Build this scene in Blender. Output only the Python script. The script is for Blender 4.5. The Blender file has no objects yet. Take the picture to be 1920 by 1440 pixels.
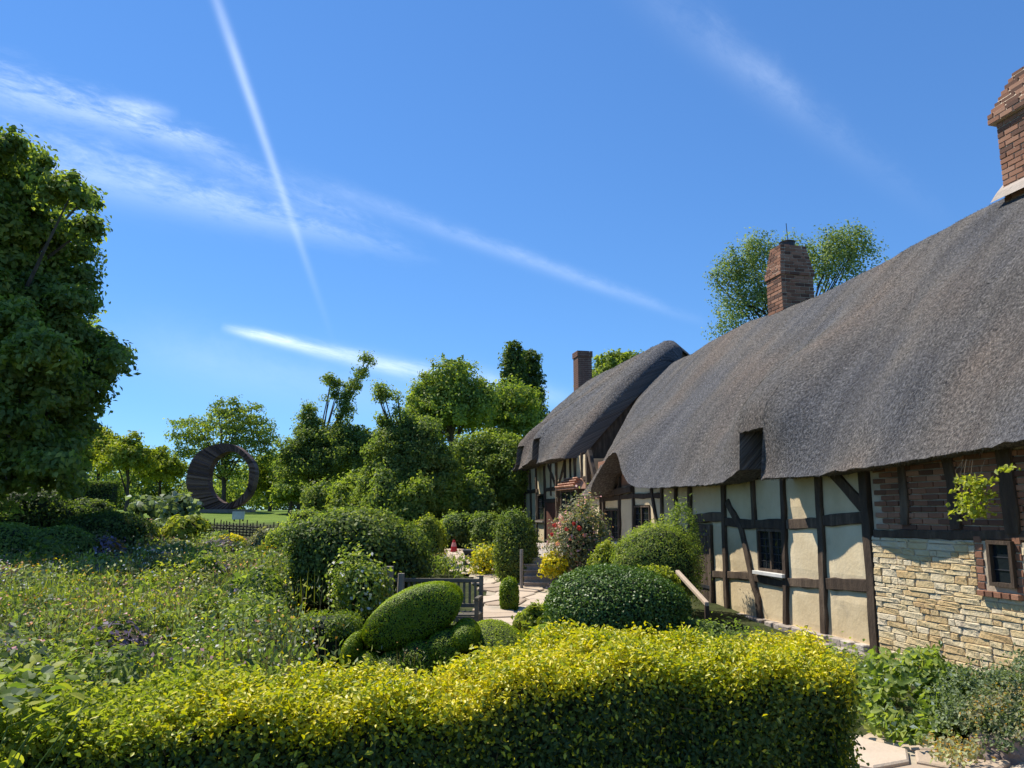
import bpy, math, random
import numpy as np
from mathutils import Vector, noise as mnoise
rad = math.radians
rng = np.random.default_rng(7)
random.seed(7)
scene = bpy.context.scene
col = scene.collection

# ------------------------------------------------------------------ camera
F = 1443.0; PITCH = rad(9.4); CAMZ = 1.6
cam = bpy.data.cameras.new("camera"); camo = bpy.data.objects.new("camera", cam); col.objects.link(camo)
cam.sensor_width = 36; cam.lens = F / 1920 * 36; cam.clip_end = 2000; cam.clip_start = .05
camo.location = (0, 0, CAMZ); camo.rotation_euler = (math.pi/2 + PITCH, 0, 0)
scene.camera = camo
# ------------------------------------------------------------------ light
SUN_EL = rad(55)
sd = Vector((-.80*math.cos(SUN_EL), .60*math.cos(SUN_EL), math.sin(SUN_EL))).normalized()
sun = bpy.data.lights.new("sun", 'SUN'); suno = bpy.data.objects.new("sun", sun); col.objects.link(suno)
sun.energy = 4.5; sun.angle = rad(.5); sun.color = (1, .94, .82)
suno.rotation_euler = sd.to_track_quat('Z', 'Y').to_euler(); suno.location = (-20, 10, 30)
scene.view_settings.view_transform = 'Standard'; scene.view_settings.look = 'None'
scene.view_settings.exposure = .70; scene.view_settings.gamma = 1; scene.view_settings.use_curve_mapping = False

def ray(px, py):
    x = (px-960)/F; u = (720-py)/F
    return Vector((x, math.cos(PITCH)-math.sin(PITCH)*u, math.sin(PITCH)+math.cos(PITCH)*u))
def gz(x, y):
    if y < 10: g = 0.0
    elif y < 20: g = .06*(y-10)
    elif y < 38: g = .6 + (y-20)*.0555
    elif y < 70: g = 1.6 + (y-38)*.004
    else: g = 1.73
    return g
def gzv(x, y):
    return np.interp(y, [-1e3, 10, 20, 38, 70, 1e4], [0, 0, .6, 1.6, 1.73, 1.73])
def at(px, py, Y):
    r = ray(px, py); t = Y/r.y
    return Vector((r.x*t, Y, CAMZ + r.z*t))
def G(px, py):
    r = ray(px, py); t = 1.0
    while t < 300:
        if CAMZ + r.z*t <= gz(r.x*t, r.y*t): break
        t += .02 + t*.001
    return Vector((r.x*t, r.y*t, gz(r.x*t, r.y*t)))
# house frame: s along the house (away), n towards the house, z up
DN = Vector((.974, .226, 0)); DS = Vector((-.226, .974, 0))
def H(s, n, z): return DN*n + DS*s + Vector((0, 0, z))
def wall(px, py, n):
    r = ray(px, py); t = n / r.dot(DN)
    return (DS.dot(r)*t, CAMZ + r.z*t)

# ------------------------------------------------------------------ world sky
world = bpy.data.worlds.new("World"); scene.world = world; world.use_nodes = True
nt = world.node_tree; nt.nodes.clear()
def N(t, **k):
    n = nt.nodes.new(t)
    for a, b in k.items(): setattr(n, a, b)
    return n
def M(op, a, b=None, c=None, clamp=False):
    n = N('ShaderNodeMath', operation=op, use_clamp=clamp)
    for i, v in enumerate((a, b, c)):
        if v is None: continue
        if isinstance(v, (int, float)): n.inputs[i].default_value = v
        else: nt.links.new(v, n.inputs[i])
    return n.outputs[0]
sky = N('ShaderNodeTexSky', sky_type='NISHITA'); sky.sun_disc = False
sky.sun_elevation = SUN_EL; sky.sun_rotation = math.atan2(sd.x, sd.y)
sky.altitude = 60; sky.air_density = 1.0; sky.dust_density = .0; sky.ozone_density = 3.0
hs = N('ShaderNodeHueSaturation'); hs.inputs['Saturation'].default_value = 1.12; hs.inputs['Value'].default_value = 1.0
gm = N('ShaderNodeGamma'); gm.inputs[1].default_value = .72
nt.links.new(sky.outputs[0], gm.inputs[0]); nt.links.new(gm.outputs[0], hs.inputs['Color'])
tint = N('ShaderNodeMix', data_type='RGBA', blend_type='MULTIPLY'); tint.inputs[0].default_value = 1
nt.links.new(hs.outputs[0], tint.inputs[6]); tint.inputs[7].default_value = (.53, .88, 1.31, 1)
tc = N('ShaderNodeTexCoord')
def dot(vec):
    n = N('ShaderNodeVectorMath', operation='DOT_PRODUCT')
    nt.links.new(tc.outputs['Generated'], n.inputs[0]); n.inputs[1].default_value = vec
    return n.outputs['Value']
total = None
def streak(p0, p1, w0, w1, o0, o1, fray=.5, sc=(6, 60), soft=.12, asym=0):
    """cloud streak along a great circle between two sky directions"""
    global total
    a = ray(*p0).normalized(); b = ray(*p1).normalized()
    nn = a.cross(b).normalized(); tt = nn.cross(a).normalized()
    L = math.acos(max(-1, min(1, a.dot(b))))
    d = dot(nn); al = M('DIVIDE', M('ARCTAN2', dot(tt), dot(a)), L)
    w0 /= F; w1 /= F
    w = M('MULTIPLY_ADD', al, w1-w0, w0); w = M('MAXIMUM', w, min(w0, w1)*.5)
    cmb = N('ShaderNodeCombineXYZ')
    nt.links.new(M('MULTIPLY', al, sc[0]*L*3), cmb.inputs[0]); nt.links.new(M('MULTIPLY', d, sc[1]), cmb.inputs[1])
    cmb.inputs[2].default_value = p0[0]*.013
    nz = N('ShaderNodeTexNoise'); nz.inputs['Scale'].default_value = 1; nz.inputs['Detail'].default_value = 9
    nz.inputs['Roughness'].default_value = .68; nz.inputs['Distortion'].default_value = .3
    nt.links.new(cmb.outputs[0], nz.inputs['Vector'])
    nf = nz.outputs['Fac']
    d2 = M('ADD', d, M('MULTIPLY', M('SUBTRACT', nf, .5), w0*fray*1.2))
    q = M('DIVIDE', d2, w); g = M('POWER', 2.718, M('MULTIPLY', M('MULTIPLY', q, q), -1.0))
    o = M('MULTIPLY_ADD', al, o1-o0, o0)
    e0 = M('DIVIDE', M('ADD', al, soft*.3), soft, clamp=True); e1 = M('DIVIDE', M('SUBTRACT', 1.0, al), soft*1.5, clamp=True)
    br = M('ADD', M('MULTIPLY', M('SUBTRACT', nf, .5), fray*3.2), 1.0 - fray*.1, clamp=False)
    br = M('MAXIMUM', M('MINIMUM', br, 1.6), 0.0)
    f = M('MULTIPLY', M('MULTIPLY', M('MULTIPLY', g, o), M('MULTIPLY', e0, e1)), br)
    total = f if total is None else M('ADD', total, f)
streak((392, -40), (632, 660), 8, 6, .35, .06, fray=.22, sc=(6, 30), soft=.3)
streak((430, 617), (900, 725), 7, 20, .55, .22, fray=.75, sc=(7, 110), soft=.12)
streak((860, 700), (1140, 770), 22, 16, .22, .10, fray=.5, sc=(4, 30), soft=.3)
streak((-80, 255), (830, 495), 50, 9, .20, .19, fray=.95, sc=(8, 70), soft=.3)
streak((-80, 140), (470, 297), 32, 12, .20, .26, fray=1.25, sc=(9, 90), soft=.22)
streak((200, 190), (340, 215), 12, 10, .2, .2, fray=.9, sc=(6, 60), soft=.3)
streak((520, 320), (1340, 612), 18, 9, .06, .16, fray=.7, sc=(8, 60), soft=.2)
streak((330, 270), (800, 470), 24, 12, .12, .09, fray=1.2, sc=(9, 80), soft=.3)
streak((1180, -40), (1800, 440), 36, 18, .06, .05, fray=.9, sc=(8, 40), soft=.35)
streak((1360, 90), (1560, 230), 22, 14, .06, .03, fray=.7, sc=(5, 30), soft=.3)
streak((200, 640), (1000, 800), 60, 40, .10, .06, fray=.5, sc=(4, 20), soft=.3)
total = M('MINIMUM', M('MAXIMUM', total, 0.0), .85)
mx = N('ShaderNodeMix', data_type='RGBA')
nt.links.new(total, mx.inputs[0]); nt.links.new(tint.outputs[2], mx.inputs[6]); mx.inputs[7].default_value = (6.6, 7.4, 8.6, 1)
bg = N('ShaderNodeBackground'); bg.inputs['Strength'].default_value = .125
out = N('ShaderNodeOutputWorld')
nt.links.new(mx.outputs[2], bg.inputs[0]); nt.links.new(bg.outputs[0], out.inputs[0])
SKYNODES = (hs, mx, bg)

# ------------------------------------------------------------------ object helpers
def tag(o, label=None, cat=None, group=None, kind=None):
    if label: o['label'] = label
    if cat: o['category'] = cat
    if group: o['group'] = group
    if kind: o['kind'] = kind
    return o
def empty(name, loc, label=None, cat=None, group=None, rz=0, parent=None):
    o = bpy.data.objects.new(name, None); col.objects.link(o); o.location = loc; o.rotation_euler = (0, 0, rz)
    o.empty_display_size = .2
    if parent: o.parent = parent
    return tag(o, label, cat, group)
def link(name, me, mat=None, parent=None, loc=None):
    o = bpy.data.objects.new(name, me); col.objects.link(o)
    if mat is not None and len(me.materials) == 0:
        for m in (mat if isinstance(mat, (list, tuple)) else [mat]): me.materials.append(m)
    if parent is not None: o.parent = parent
    if loc is not None: o.location = loc
    return o
def local(p, parent):
    """world point -> parent's local frame (parents are only translated)"""
    return Vector(p) - (parent.location if parent is not None else Vector())
class MB:
    """collects polygons, links them as ONE mesh object"""
    def __init__(s): s.v = []; s.f = []; s.mi = []
    def quad(s, pts, mi=0):
        b = len(s.v); s.v += [Vector(p) for p in pts]; s.f.append(tuple(range(b, b+len(pts)))); s.mi.append(mi)
    def hexa(s, p, mi=0):   # 8 pts: bottom 4, top 4
        b = len(s.v); s.v += [Vector(q) for q in p]
        for f in ((0,3,2,1),(4,5,6,7),(0,1,5,4),(1,2,6,5),(2,3,7,6),(3,0,4,7)):
            s.f.append(tuple(b+i for i in f)); s.mi.append(mi)
    def hbox(s, s0, s1, n0, n1, z0, z1, mi=0):   # box in the house frame
        s.hexa([H(s0,n0,z0),H(s0,n1,z0),H(s1,n1,z0),H(s1,n0,z0),H(s0,n0,z1),H(s0,n1,z1),H(s1,n1,z1),H(s1,n0,z1)], mi)
    def box(s, x0, x1, y0, y1, z0, z1, mi=0):
        s.hexa([(x0,y0,z0),(x1,y0,z0),(x1,y1,z0),(x0,y1,z0),(x0,y0,z1),(x1,y0,z1),(x1,y1,z1),(x0,y1,z1)], mi)
    def tube(s, pts, rr, k=7, mi=0, cap=True):
        pts = [Vector(p) for p in pts]; rings = []
        for i, p in enumerate(pts):
            d = (pts[min(i+1, len(pts)-1)] - pts[max(i-1, 0)]).normalized()
            a = d.orthogonal().normalized() if abs(d.z) > .9 else d.cross(Vector((0,0,1))).normalized()
            c = d.cross(a); r = rr[i] if isinstance(rr, (list, tuple)) else rr
            b = len(s.v); rings.append(b)
            for j in range(k):
                t = 2*math.pi*j/k; s.v.append(p + (a*math.cos(t) + c*math.sin(t))*r)
        for i in range(len(rings)-1):
            for j in range(k):
                s.f.append((rings[i]+j, rings[i]+(j+1)%k, rings[i+1]+(j+1)%k, rings[i+1]+j)); s.mi.append(mi)
        if cap:
            s.f.append(tuple(rings[0]+j for j in reversed(range(k)))); s.mi.append(mi)
            s.f.append(tuple(rings[-1]+j for j in range(k))); s.mi.append(mi)
    def build(s, name, mat, parent=None, smooth=False, bevel=0):
        off = parent.location if parent is not None else Vector()
        if parent is not None and parent.parent is not None: off = off + parent.parent.location
        me = bpy.data.meshes.new(name); me.from_pydata([v-off for v in s.v], [], s.f)
        for m in (mat if isinstance(mat, (list, tuple)) else [mat]): me.materials.append(m)
        me.polygons.foreach_set('material_index', s.mi)
        if smooth: me.polygons.foreach_set('use_smooth', [True]*len(s.f))
        me.update()
        o = link(name, me, None, parent)
        if bevel:
            b = o.modifiers.new('bevel', 'BEVEL'); b.width = bevel; b.segments = 2
        return o

# ------------------------------------------------------------------ materials
def mat(name):
    m = bpy.data.materials.new(name); m.use_nodes = True; t = m.node_tree; t.nodes.clear()
    o = t.nodes.new('ShaderNodeOutputMaterial'); return m, t, o
def nn(t, ty, **k):
    n = t.nodes.new(ty)
    for a, b in k.items(): setattr(n, a, b)
    return n
def ramp(t, fac, stops):
    r = nn(t, 'ShaderNodeValToRGB'); e = r.color_ramp.elements
    while len(e) > len(stops): e.remove(e[-1])
    while len(e) < len(stops): e.new(.5)
    for i, (p, c) in enumerate(stops): e[i].position = p; e[i].color = (*c, 1)
    t.links.new(fac, r.inputs[0]); return r.outputs[0]
def noise(t, scale, detail=4, vec=None, rough=.55, dist=0):
    n = nn(t, 'ShaderNodeTexNoise'); n.inputs['Scale'].default_value = scale; n.inputs['Detail'].default_value = detail
    n.inputs['Roughness'].default_value = rough; n.inputs['Distortion'].default_value = dist
    if vec is not None: t.links.new(vec, n.inputs['Vector'])
    return n.outputs['Fac']
def mixc(t, a, b, f, mode='MIX'):
    m = nn(t, 'ShaderNodeMix', data_type='RGBA', blend_type=mode)
    for i, v in ((0, f), (6, a), (7, b)):
        if isinstance(v, (int, float)): m.inputs[i].default_value = v
        elif isinstance(v, tuple): m.inputs[i].default_value = (*v, 1)
        else: t.links.new(v, m.inputs[i])
    return m.outputs[2]
def geo(t): return nn(t, 'ShaderNodeNewGeometry').outputs['Position']
def stretch(t, v, sc):
    mp = nn(t, 'ShaderNodeMapping'); mp.inputs['Scale'].default_value = sc; t.links.new(v, mp.inputs[0]); return mp.outputs[0]
def bump(t, h, s, d):
    b = nn(t, 'ShaderNodeBump'); b.inputs['Strength'].default_value = s; b.inputs['Distance'].default_value = d
    t.links.new(h, b.inputs['Height']); return b.outputs[0]
def rough_mat(name, stops, scale=3, bs=.4, bd=.01, bscale=40, rough=.85, obj_rnd=.0, sc=(1,1,1), dirt=None, spec=.3):
    m, t, o = mat(name)
    v = stretch(t, geo(t), sc)
    f = noise(t, scale, 7, v, .62)
    if obj_rnd:
        oi = nn(t, 'ShaderNodeObjectInfo')
        a = nn(t, 'ShaderNodeMath', operation='MULTIPLY_ADD'); t.links.new(oi.outputs['Random'], a.inputs[0]); a.inputs[1].default_value = obj_rnd
        b = nn(t, 'ShaderNodeMath', operation='MULTIPLY'); t.links.new(f, b.inputs[0]); b.inputs[1].default_value = 1-obj_rnd
        t.links.new(b.outputs[0], a.inputs[2]); f = a.outputs[0]
    c = ramp(t, f, stops)
    if dirt:
        c = mixc(t, c, dirt[0], ramp(t, noise(t, dirt[1], 6, v), [(dirt[2], (0,0,0)), (dirt[2]+.15, (1,1,1))]))
    p = nn(t, 'ShaderNodeBsdfPrincipled'); p.inputs['Roughness'].default_value = rough
    p.inputs['Specular IOR Level'].default_value = spec
    t.links.new(c, p.inputs['Base Color'])
    if bs: t.links.new(bump(t, noise(t, bscale, 6, v), bs, bd), p.inputs['Normal'])
    t.links.new(p.outputs[0], o.inputs[0]); return m
def leaf_mat(name, stops, trans=.5, gloss=.018, nscale=.7, rough=.5, tcol=1.7):
    """leaf: diffuse + light coming through the blade; colour varies leaf by leaf and in patches"""
    m, t, o = mat(name)
    at_ = nn(t, 'ShaderNodeAttribute'); at_.attribute_name = 'rnd'
    nz = noise(t, nscale, 4, geo(t), .6)
    a = nn(t, 'ShaderNodeMath', operation='MULTIPLY_ADD'); t.links.new(at_.outputs['Fac'], a.inputs[0]); a.inputs[1].default_value = .55
    b = nn(t, 'ShaderNodeMath', operation='MULTIPLY_ADD'); t.links.new(nz, b.inputs[0]); b.inputs[1].default_value = 1.1; b.inputs[2].default_value = -.32
    t.links.new(b.outputs[0], a.inputs[2])
    c = ramp(t, a.outputs[0], stops)
    d = nn(t, 'ShaderNodeBsdfDiffuse'); t.links.new(c, d.inputs[0])
    tr = nn(t, 'ShaderNodeBsdfTranslucent'); t.links.new(mixc(t, c, (tcol*.95, tcol, tcol*.35), 1.0, 'MULTIPLY'), tr.inputs[0])
    mxx = nn(t, 'ShaderNodeMixShader'); mxx.inputs[0].default_value = trans
    t.links.new(d.outputs[0], mxx.inputs[1]); t.links.new(tr.outputs[0], mxx.inputs[2])
    gl = nn(t, 'ShaderNodeBsdfGlossy'); gl.inputs['Roughness'].default_value = rough
    m2 = nn(t, 'ShaderNodeMixShader'); m2.inputs[0].default_value = gloss
    t.links.new(mxx.outputs[0], m2.inputs[1]); t.links.new(gl.outputs[0], m2.inputs[2])
    t.links.new(m2.outputs[0], o.inputs[0]); return m
MT = {}
MT['bark'] = rough_mat('bark', [(.3, (.035,.028,.022)), (.7, (.11,.09,.07))], 6, .8, .02, 25, sc=(1,1,.3))
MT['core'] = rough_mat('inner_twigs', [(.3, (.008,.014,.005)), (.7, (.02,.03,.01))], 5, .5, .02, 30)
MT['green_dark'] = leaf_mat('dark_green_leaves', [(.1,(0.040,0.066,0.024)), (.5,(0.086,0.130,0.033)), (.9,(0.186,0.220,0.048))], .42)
MT['green_mid'] = leaf_mat('mid_green_leaves', [(.1,(0.085,0.129,0.045)), (.5,(0.174,0.236,0.062)), (.9,(0.346,0.380,0.095))], .5)
MT['green_fresh'] = leaf_mat('fresh_green_leaves', [(.1,(0.092,0.141,0.032)), (.5,(0.195,0.260,0.053)), (.9,(0.388,0.410,0.094))], .45)
MT['green_yellow'] = leaf_mat('yellow_green_leaves', [(.1,(0.115,0.159,0.024)), (.5,(0.247,0.292,0.037)), (.9,(0.445,0.424,0.070))], .45)
MT['green_blue'] = leaf_mat('blue_green_leaves', [(.1,(0.093,0.140,0.056)), (.5,(0.186,0.255,0.088)), (.9,(0.404,0.459,0.176))], .3)
MT['green_grey'] = leaf_mat('grey_green_leaves', [(.1,(0.069,0.098,0.045)), (.5,(0.132,0.172,0.085)), (.9,(0.276,0.322,0.180))], .3)
MT['silver'] = leaf_mat('silver_leaves', [(.1,(.16,.22,.17)), (.5,(.30,.36,.30)), (.9,(.48,.53,.46))], .25)
MT['golden'] = leaf_mat('golden_leaves', [(.05,(.13,.20,.010)), (.28,(.36,.40,.012)), (.52,(.66,.58,.014)), (.95,(.88,.70,.035))], .40, .05, 1.6, tcol=1.15)
MT['box'] = leaf_mat('clipped_leaves', [(.1,(0.096,0.167,0.007)), (.5,(0.204,0.289,0.010)), (.9,(0.361,0.404,0.018))], .35, .03)
MT['ivy'] = leaf_mat('ivy_leaves', [(.1,(0.040,0.084,0.013)), (.5,(0.079,0.144,0.023)), (.9,(0.155,0.242,0.036))], .22, .035, rough=.45)
MT['brownish'] = leaf_mat('brown_stems', [(.1,(0.066,0.052,0.030)), (.5,(0.143,0.103,0.055)), (.9,(0.286,0.230,0.130))], .2)
MT['bronze'] = leaf_mat('bronze_leaves', [(.1,(0.090,0.094,0.056)), (.5,(0.234,0.229,0.112)), (.9,(0.432,0.458,0.243))], .3)
MT['orange'] = leaf_mat('orange_leaves', [(.1,(.25,.12,.02)), (.5,(.42,.22,.03)), (.9,(.55,.38,.06))], .35)
MT['yellow_fl'] = leaf_mat('yellow_petals', [(.1,(.50,.38,.01)), (.5,(.66,.54,.015)), (.9,(.75,.66,.05))], .3)
MT['white_fl'] = leaf_mat('white_petals', [(.1,(.55,.52,.50)), (.9,(.75,.73,.70))], .3)
MT['pink_fl'] = leaf_mat('pink_petals', [(.1,(.62,.26,.28)), (.9,(.78,.48,.46))], .3)
MT['red_fl'] = leaf_mat('red_petals', [(.1,(.42,.03,.04)), (.9,(.65,.10,.10))], .3)
MT['purple_fl'] = leaf_mat('mauve_petals', [(.1,(.10,.075,.12)), (.5,(.17,.13,.20)), (.9,(.30,.24,.34))], .25)
MT['timber'] = rough_mat('weathered_timber', [(.25, (0.030,0.019,0.013)), (.55, (0.077,0.052,0.035)), (.8, (0.188,0.135,0.092))], 5, .9, .012, 30, sc=(2.2,2.2,.5), obj_rnd=.22)
MT['timber_grey'] = rough_mat('grey_timber', [(.25, (.14,.12,.10)), (.8, (.36,.32,.27))], 4, .8, .01, 30, sc=(1,1,1))
MT['bench'] = rough_mat('bench_wood', [(.25, (0.062,0.054,0.042)), (.8, (0.200,0.174,0.132))], 4, .8, .01, 30)
MT['plaster'] = rough_mat('cream_plaster', [(.2, (0.510,0.387,0.224)), (.5, (0.643,0.510,0.317)), (.8, (0.734,0.608,0.405))], 2.2, .5, .01, 22, obj_rnd=.15, dirt=((.33,.27,.19), 1.6, .60))
MT['brick'] = rough_mat('old_brick', [(.12, (.10,.050,.034)), (.36, (.20,.092,.054)), (.58, (.27,.125,.073)), (.8, (.33,.165,.10)), (.95, (.36,.20,.13))], 4, .6, .006, 60, obj_rnd=.75)
MT['brick_dark'] = rough_mat('dark_brick', [(.2, (.10,.05,.04)), (.8, (.24,.12,.09))], 9, .6, .006, 60)  # darker red-brown brick for the far chimney
MT['mortar'] = rough_mat('lime_mortar', [(.3, (0.316,0.245,0.169)), (.7, (0.604,0.489,0.352))], 6, .5, .008, 50)
MT['stone'] = rough_mat('limestone', [(.10, (0.303,0.185,0.101)), (.28, (0.489,0.335,0.158)), (.5, (0.582,0.451,0.248)), (.7, (0.629,0.521,0.349)), (.9, (0.536,0.451,0.349))], 5, .9, .015, 28, obj_rnd=.45, dirt=((.26,.20,.15), 7, .62))
MT['plinth'] = rough_mat('plinth_stone', [(.2, (.22,.18,.15)), (.6, (.40,.34,.29)), (.9, (.52,.47,.40))], 4, .8, .02, 22, obj_rnd=.5)
MT['flag'] = rough_mat('flagstone', [(.15, (0.323,0.239,0.166)), (.5, (0.473,0.368,0.268)), (.85, (0.581,0.478,0.360))], 2.6, .6, .01, 30, obj_rnd=.4, dirt=((.28,.25,.20), 1.3, .6))
MT['joint'] = rough_mat('path_joint', [(.3, (0.338,0.277,0.193)), (.7, (0.451,0.385,0.286))], 6, .6, .01, 40)
MT['rock'] = rough_mat('garden_rock', [(.25, (.13,.095,.08)), (.55, (.25,.19,.16)), (.85, (.38,.32,.28))], 5, .9, .02, 24)
MT['soil'] = rough_mat('garden_soil', [(.25, (.028,.026,.014)), (.6, (.055,.055,.025)), (.85, (.10,.09,.05))], 1.5, .9, .05, 14)
MT['lead'] = rough_mat('dark_metal', [(.3, (.02,.02,.022)), (.7, (.05,.05,.055))], 5, .2, .003, 30, rough=.5)
MT['white_paint'] = rough_mat('pale_paint', [(.3, (.50,.48,.44)), (.7, (.70,.68,.63))], 5, .3, .004, 30)
MT['tile'] = rough_mat('clay_tile', [(.2, (.24,.12,.08)), (.6, (.42,.22,.14)), (.9, (.50,.32,.22))], 5, .5, .006, 40, obj_rnd=.5)
MT['door'] = rough_mat('brown_door_wood', [(.2, (.07,.026,.016)), (.6, (.13,.05,.03)), (.9, (.19,.08,.05))], 5, .6, .006, 30, sc=(3,3,.5))
MT['slate'] = rough_mat('stacked_slate', [(.15, (0.049,0.029,0.029)), (.5, (0.105,0.062,0.058)), (.9, (0.196,0.120,0.106))], 4, .7, .02, 25, obj_rnd=.6)
def glass_mat():
    m, t, o = mat('old_glass'); p = nn(t, 'ShaderNodeBsdfPrincipled')
    p.inputs['Base Color'].default_value = (.012,.016,.02,1); p.inputs['Roughness'].default_value = .12
    t.links.new(bump(t, noise(t, 9, 2, geo(t)), .12, .02), p.inputs['Normal'])
    t.links.new(p.outputs[0], o.inputs[0]); return m
MT['glass'] = glass_mat()
def thatch_mat():
    m, t, o = mat('water_reed_thatch')
    uv = nn(t, 'ShaderNodeAttribute'); uv.attribute_name = 'sv'     # x: metres along the house, y: metres down the slope
    v = uv.outputs['Vector']
    speck = noise(t, 1, 5, stretch(t, v, (34, 20, 1)), .7)
    streaks = noise(t, 1, 6, stretch(t, v, (2.6, .38, 1)), .62, .35)
    broad = noise(t, .55, 3, stretch(t, v, (1, .55, 1)), .5)
    fine = noise(t, 1, 3, stretch(t, v, (95, 46, 1)), .6)
    c = ramp(t, speck, [(.32, (.058,.054,.052)), (.5, (.138,.128,.121)), (.70, (.31,.290,.272))])
    c = mixc(t, c, ramp(t, streaks, [(.32, (.70,.70,.72)), (.5, (.98,.98,.99)), (.68, (1.25,1.23,1.20))]), 1.0, 'MULTIPLY')
    c = mixc(t, c, ramp(t, broad, [(.40, (.84,.89,.99)), (.52, (1,.98,.96)), (.64, (1.20,1.06,.95))]), 1.0, 'MULTIPLY')
    c = mixc(t, c, (.62,.58,.52), ramp(t, noise(t, 1, 2, stretch(t, v, (22, 18, 1))), [(.71, (0,0,0)), (.80, (.75,.75,.75))]))
    p = nn(t, 'ShaderNodeBsdfPrincipled'); p.inputs['Roughness'].default_value = .9; p.inputs['Specular IOR Level'].default_value = .15
    t.links.new(c, p.inputs['Base Color'])
    h = nn(t, 'ShaderNodeMath', operation='MULTIPLY_ADD'); t.links.new(fine, h.inputs[0]); h.inputs[1].default_value = .5; t.links.new(speck, h.inputs[2])
    t.links.new(bump(t, h.outputs[0], 1.0, .05), p.inputs['Normal'])
    t.links.new(p.outputs[0], o.inputs[0]); return m
MT['thatch'] = thatch_mat()
MT['straw'] = leaf_mat('straw_ends', [(.1,(.06,.054,.05)), (.5,(.14,.128,.118)), (.9,(.36,.335,.30))], .1, .02, 2.0, tcol=1.0)

# ------------------------------------------------------------------ foliage helpers (numpy)
def unit(a): return a/np.maximum(np.linalg.norm(a, axis=1, keepdims=True), 1e-9)
class FM:
    """foliage mesh: leaves plus optional solid core, ONE mesh"""
    def __init__(s): s.V = []; s.Fq = []; s.R = []; s.MI = []; s.nv = 0
    def leaves(s, P, Nr, L, W, mi=0, curl=.25, up=None, rnd=None, two=False):
        n = len(P); P = np.asarray(P, float)
        L = np.broadcast_to(L, n)[:, None]*rng.uniform(.55, 1.4, (n, 1)); W = np.broadcast_to(W, n)[:, None]*rng.uniform(.75, 1.2, (n, 1))
        Nr = unit(Nr)
        T = rng.normal(size=(n, 3)) if up is None else up + rng.normal(size=(n, 3))*.35
        T = unit(T - (T*Nr).sum(1, keepdims=True)*Nr); B = np.cross(Nr, T)
        if two:
            a = P - T*L*.5; b = P + T*L*.5 - Nr*W*curl*.6; m1 = P + B*W*.5 + Nr*W*curl - T*L*.08; m2 = P - B*W*.5 + Nr*W*curl - T*L*.08
            c1 = P + T*L*.25 + B*W*.3 + Nr*W*curl*.5; c2 = P + T*L*.25 - B*W*.3 + Nr*W*curl*.5
            V = np.stack([a, m1, c1, b, c2, m2], 1).reshape(-1, 3); base = s.nv + np.arange(n)*6
            Q = np.concatenate([np.stack([base, base+1, base+2, base+3], 1), np.stack([base, base+3, base+4, base+5], 1)])
            r = rng.random(n) if rnd is None else rnd
            s.R.append(np.concatenate([r, r])); s.MI.append(np.full(2*n, mi)); s.nv += 6*n
        else:
            a = P - T*L*.5; b = P + T*L*.5; m1 = P + B*W*.5 + Nr*W*curl; m2 = P - B*W*.5 + Nr*W*curl*.6
            V = np.stack([a, m1, b, m2], 1).reshape(-1, 3); base = s.nv + np.arange(n)*4
            Q = np.stack([base, base+1, base+2, base+3], 1)
            s.R.append(rng.random(n) if rnd is None else rnd); s.MI.append(np.full(n, mi)); s.nv += 4*n
        s.V.append(V); s.Fq.append(Q)
    def grid(s, V, nu, nv, mi, closed=True):
        """quad grid, nu around, nv up"""
        b = s.nv; idx = np.arange(nu*nv).reshape(nv, nu)
        q = []
        for i in range(nv-1):
            j = np.arange(nu if closed else nu-1); k = (j+1) % nu
            q.append(np.stack([idx[i, j], idx[i, k], idx[i+1, k], idx[i+1, j]], 1))
        q = np.concatenate(q) + b
        s.V.append(V); s.Fq.append(q); s.R.append(np.full(len(q), .5)); s.MI.append(np.full(len(q), mi)); s.nv += len(V)
    def build(s, name, mats, parent=None):
        V = np.concatenate(s.V); Q = np.concatenate(s.Fq).astype(np.int32)
        if parent is not None:
            V = V - np.array(parent.location)
        me = bpy.data.meshes.new(name)
        me.vertices.add(len(V)); me.vertices.foreach_set('co', V.astype(np.float32).ravel())
        me.loops.add(Q.size); me.loops.foreach_set('vertex_index', Q.ravel())
        me.polygons.add(len(Q)); me.polygons.foreach_set('loop_start', np.arange(0, Q.size, 4, dtype=np.int32))
        for m in (mats if isinstance(mats, (list, tuple)) else [mats]): me.materials.append(m)
        me.polygons.foreach_set('material_index', np.concatenate(s.MI).astype(np.int32))
        a = me.attributes.new('rnd', 'FLOAT', 'FACE'); a.data.foreach_set('value', np.concatenate(s.R).astype(np.float32))
        me.update(calc_edges=True)
        return link(name, me, None, parent)
def lump(D, seed, amp, freq=2.2):
    """smooth bumps over unit directions"""
    r = np.random.default_rng(seed); o = np.zeros(len(D))
    for i in range(6):
        k = r.normal(size=3)*freq*(1+.5*i); o += np.sin(D@k + r.uniform(0, 6.28))/(1+.5*i)
    return 1 + amp*o*.5
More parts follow.
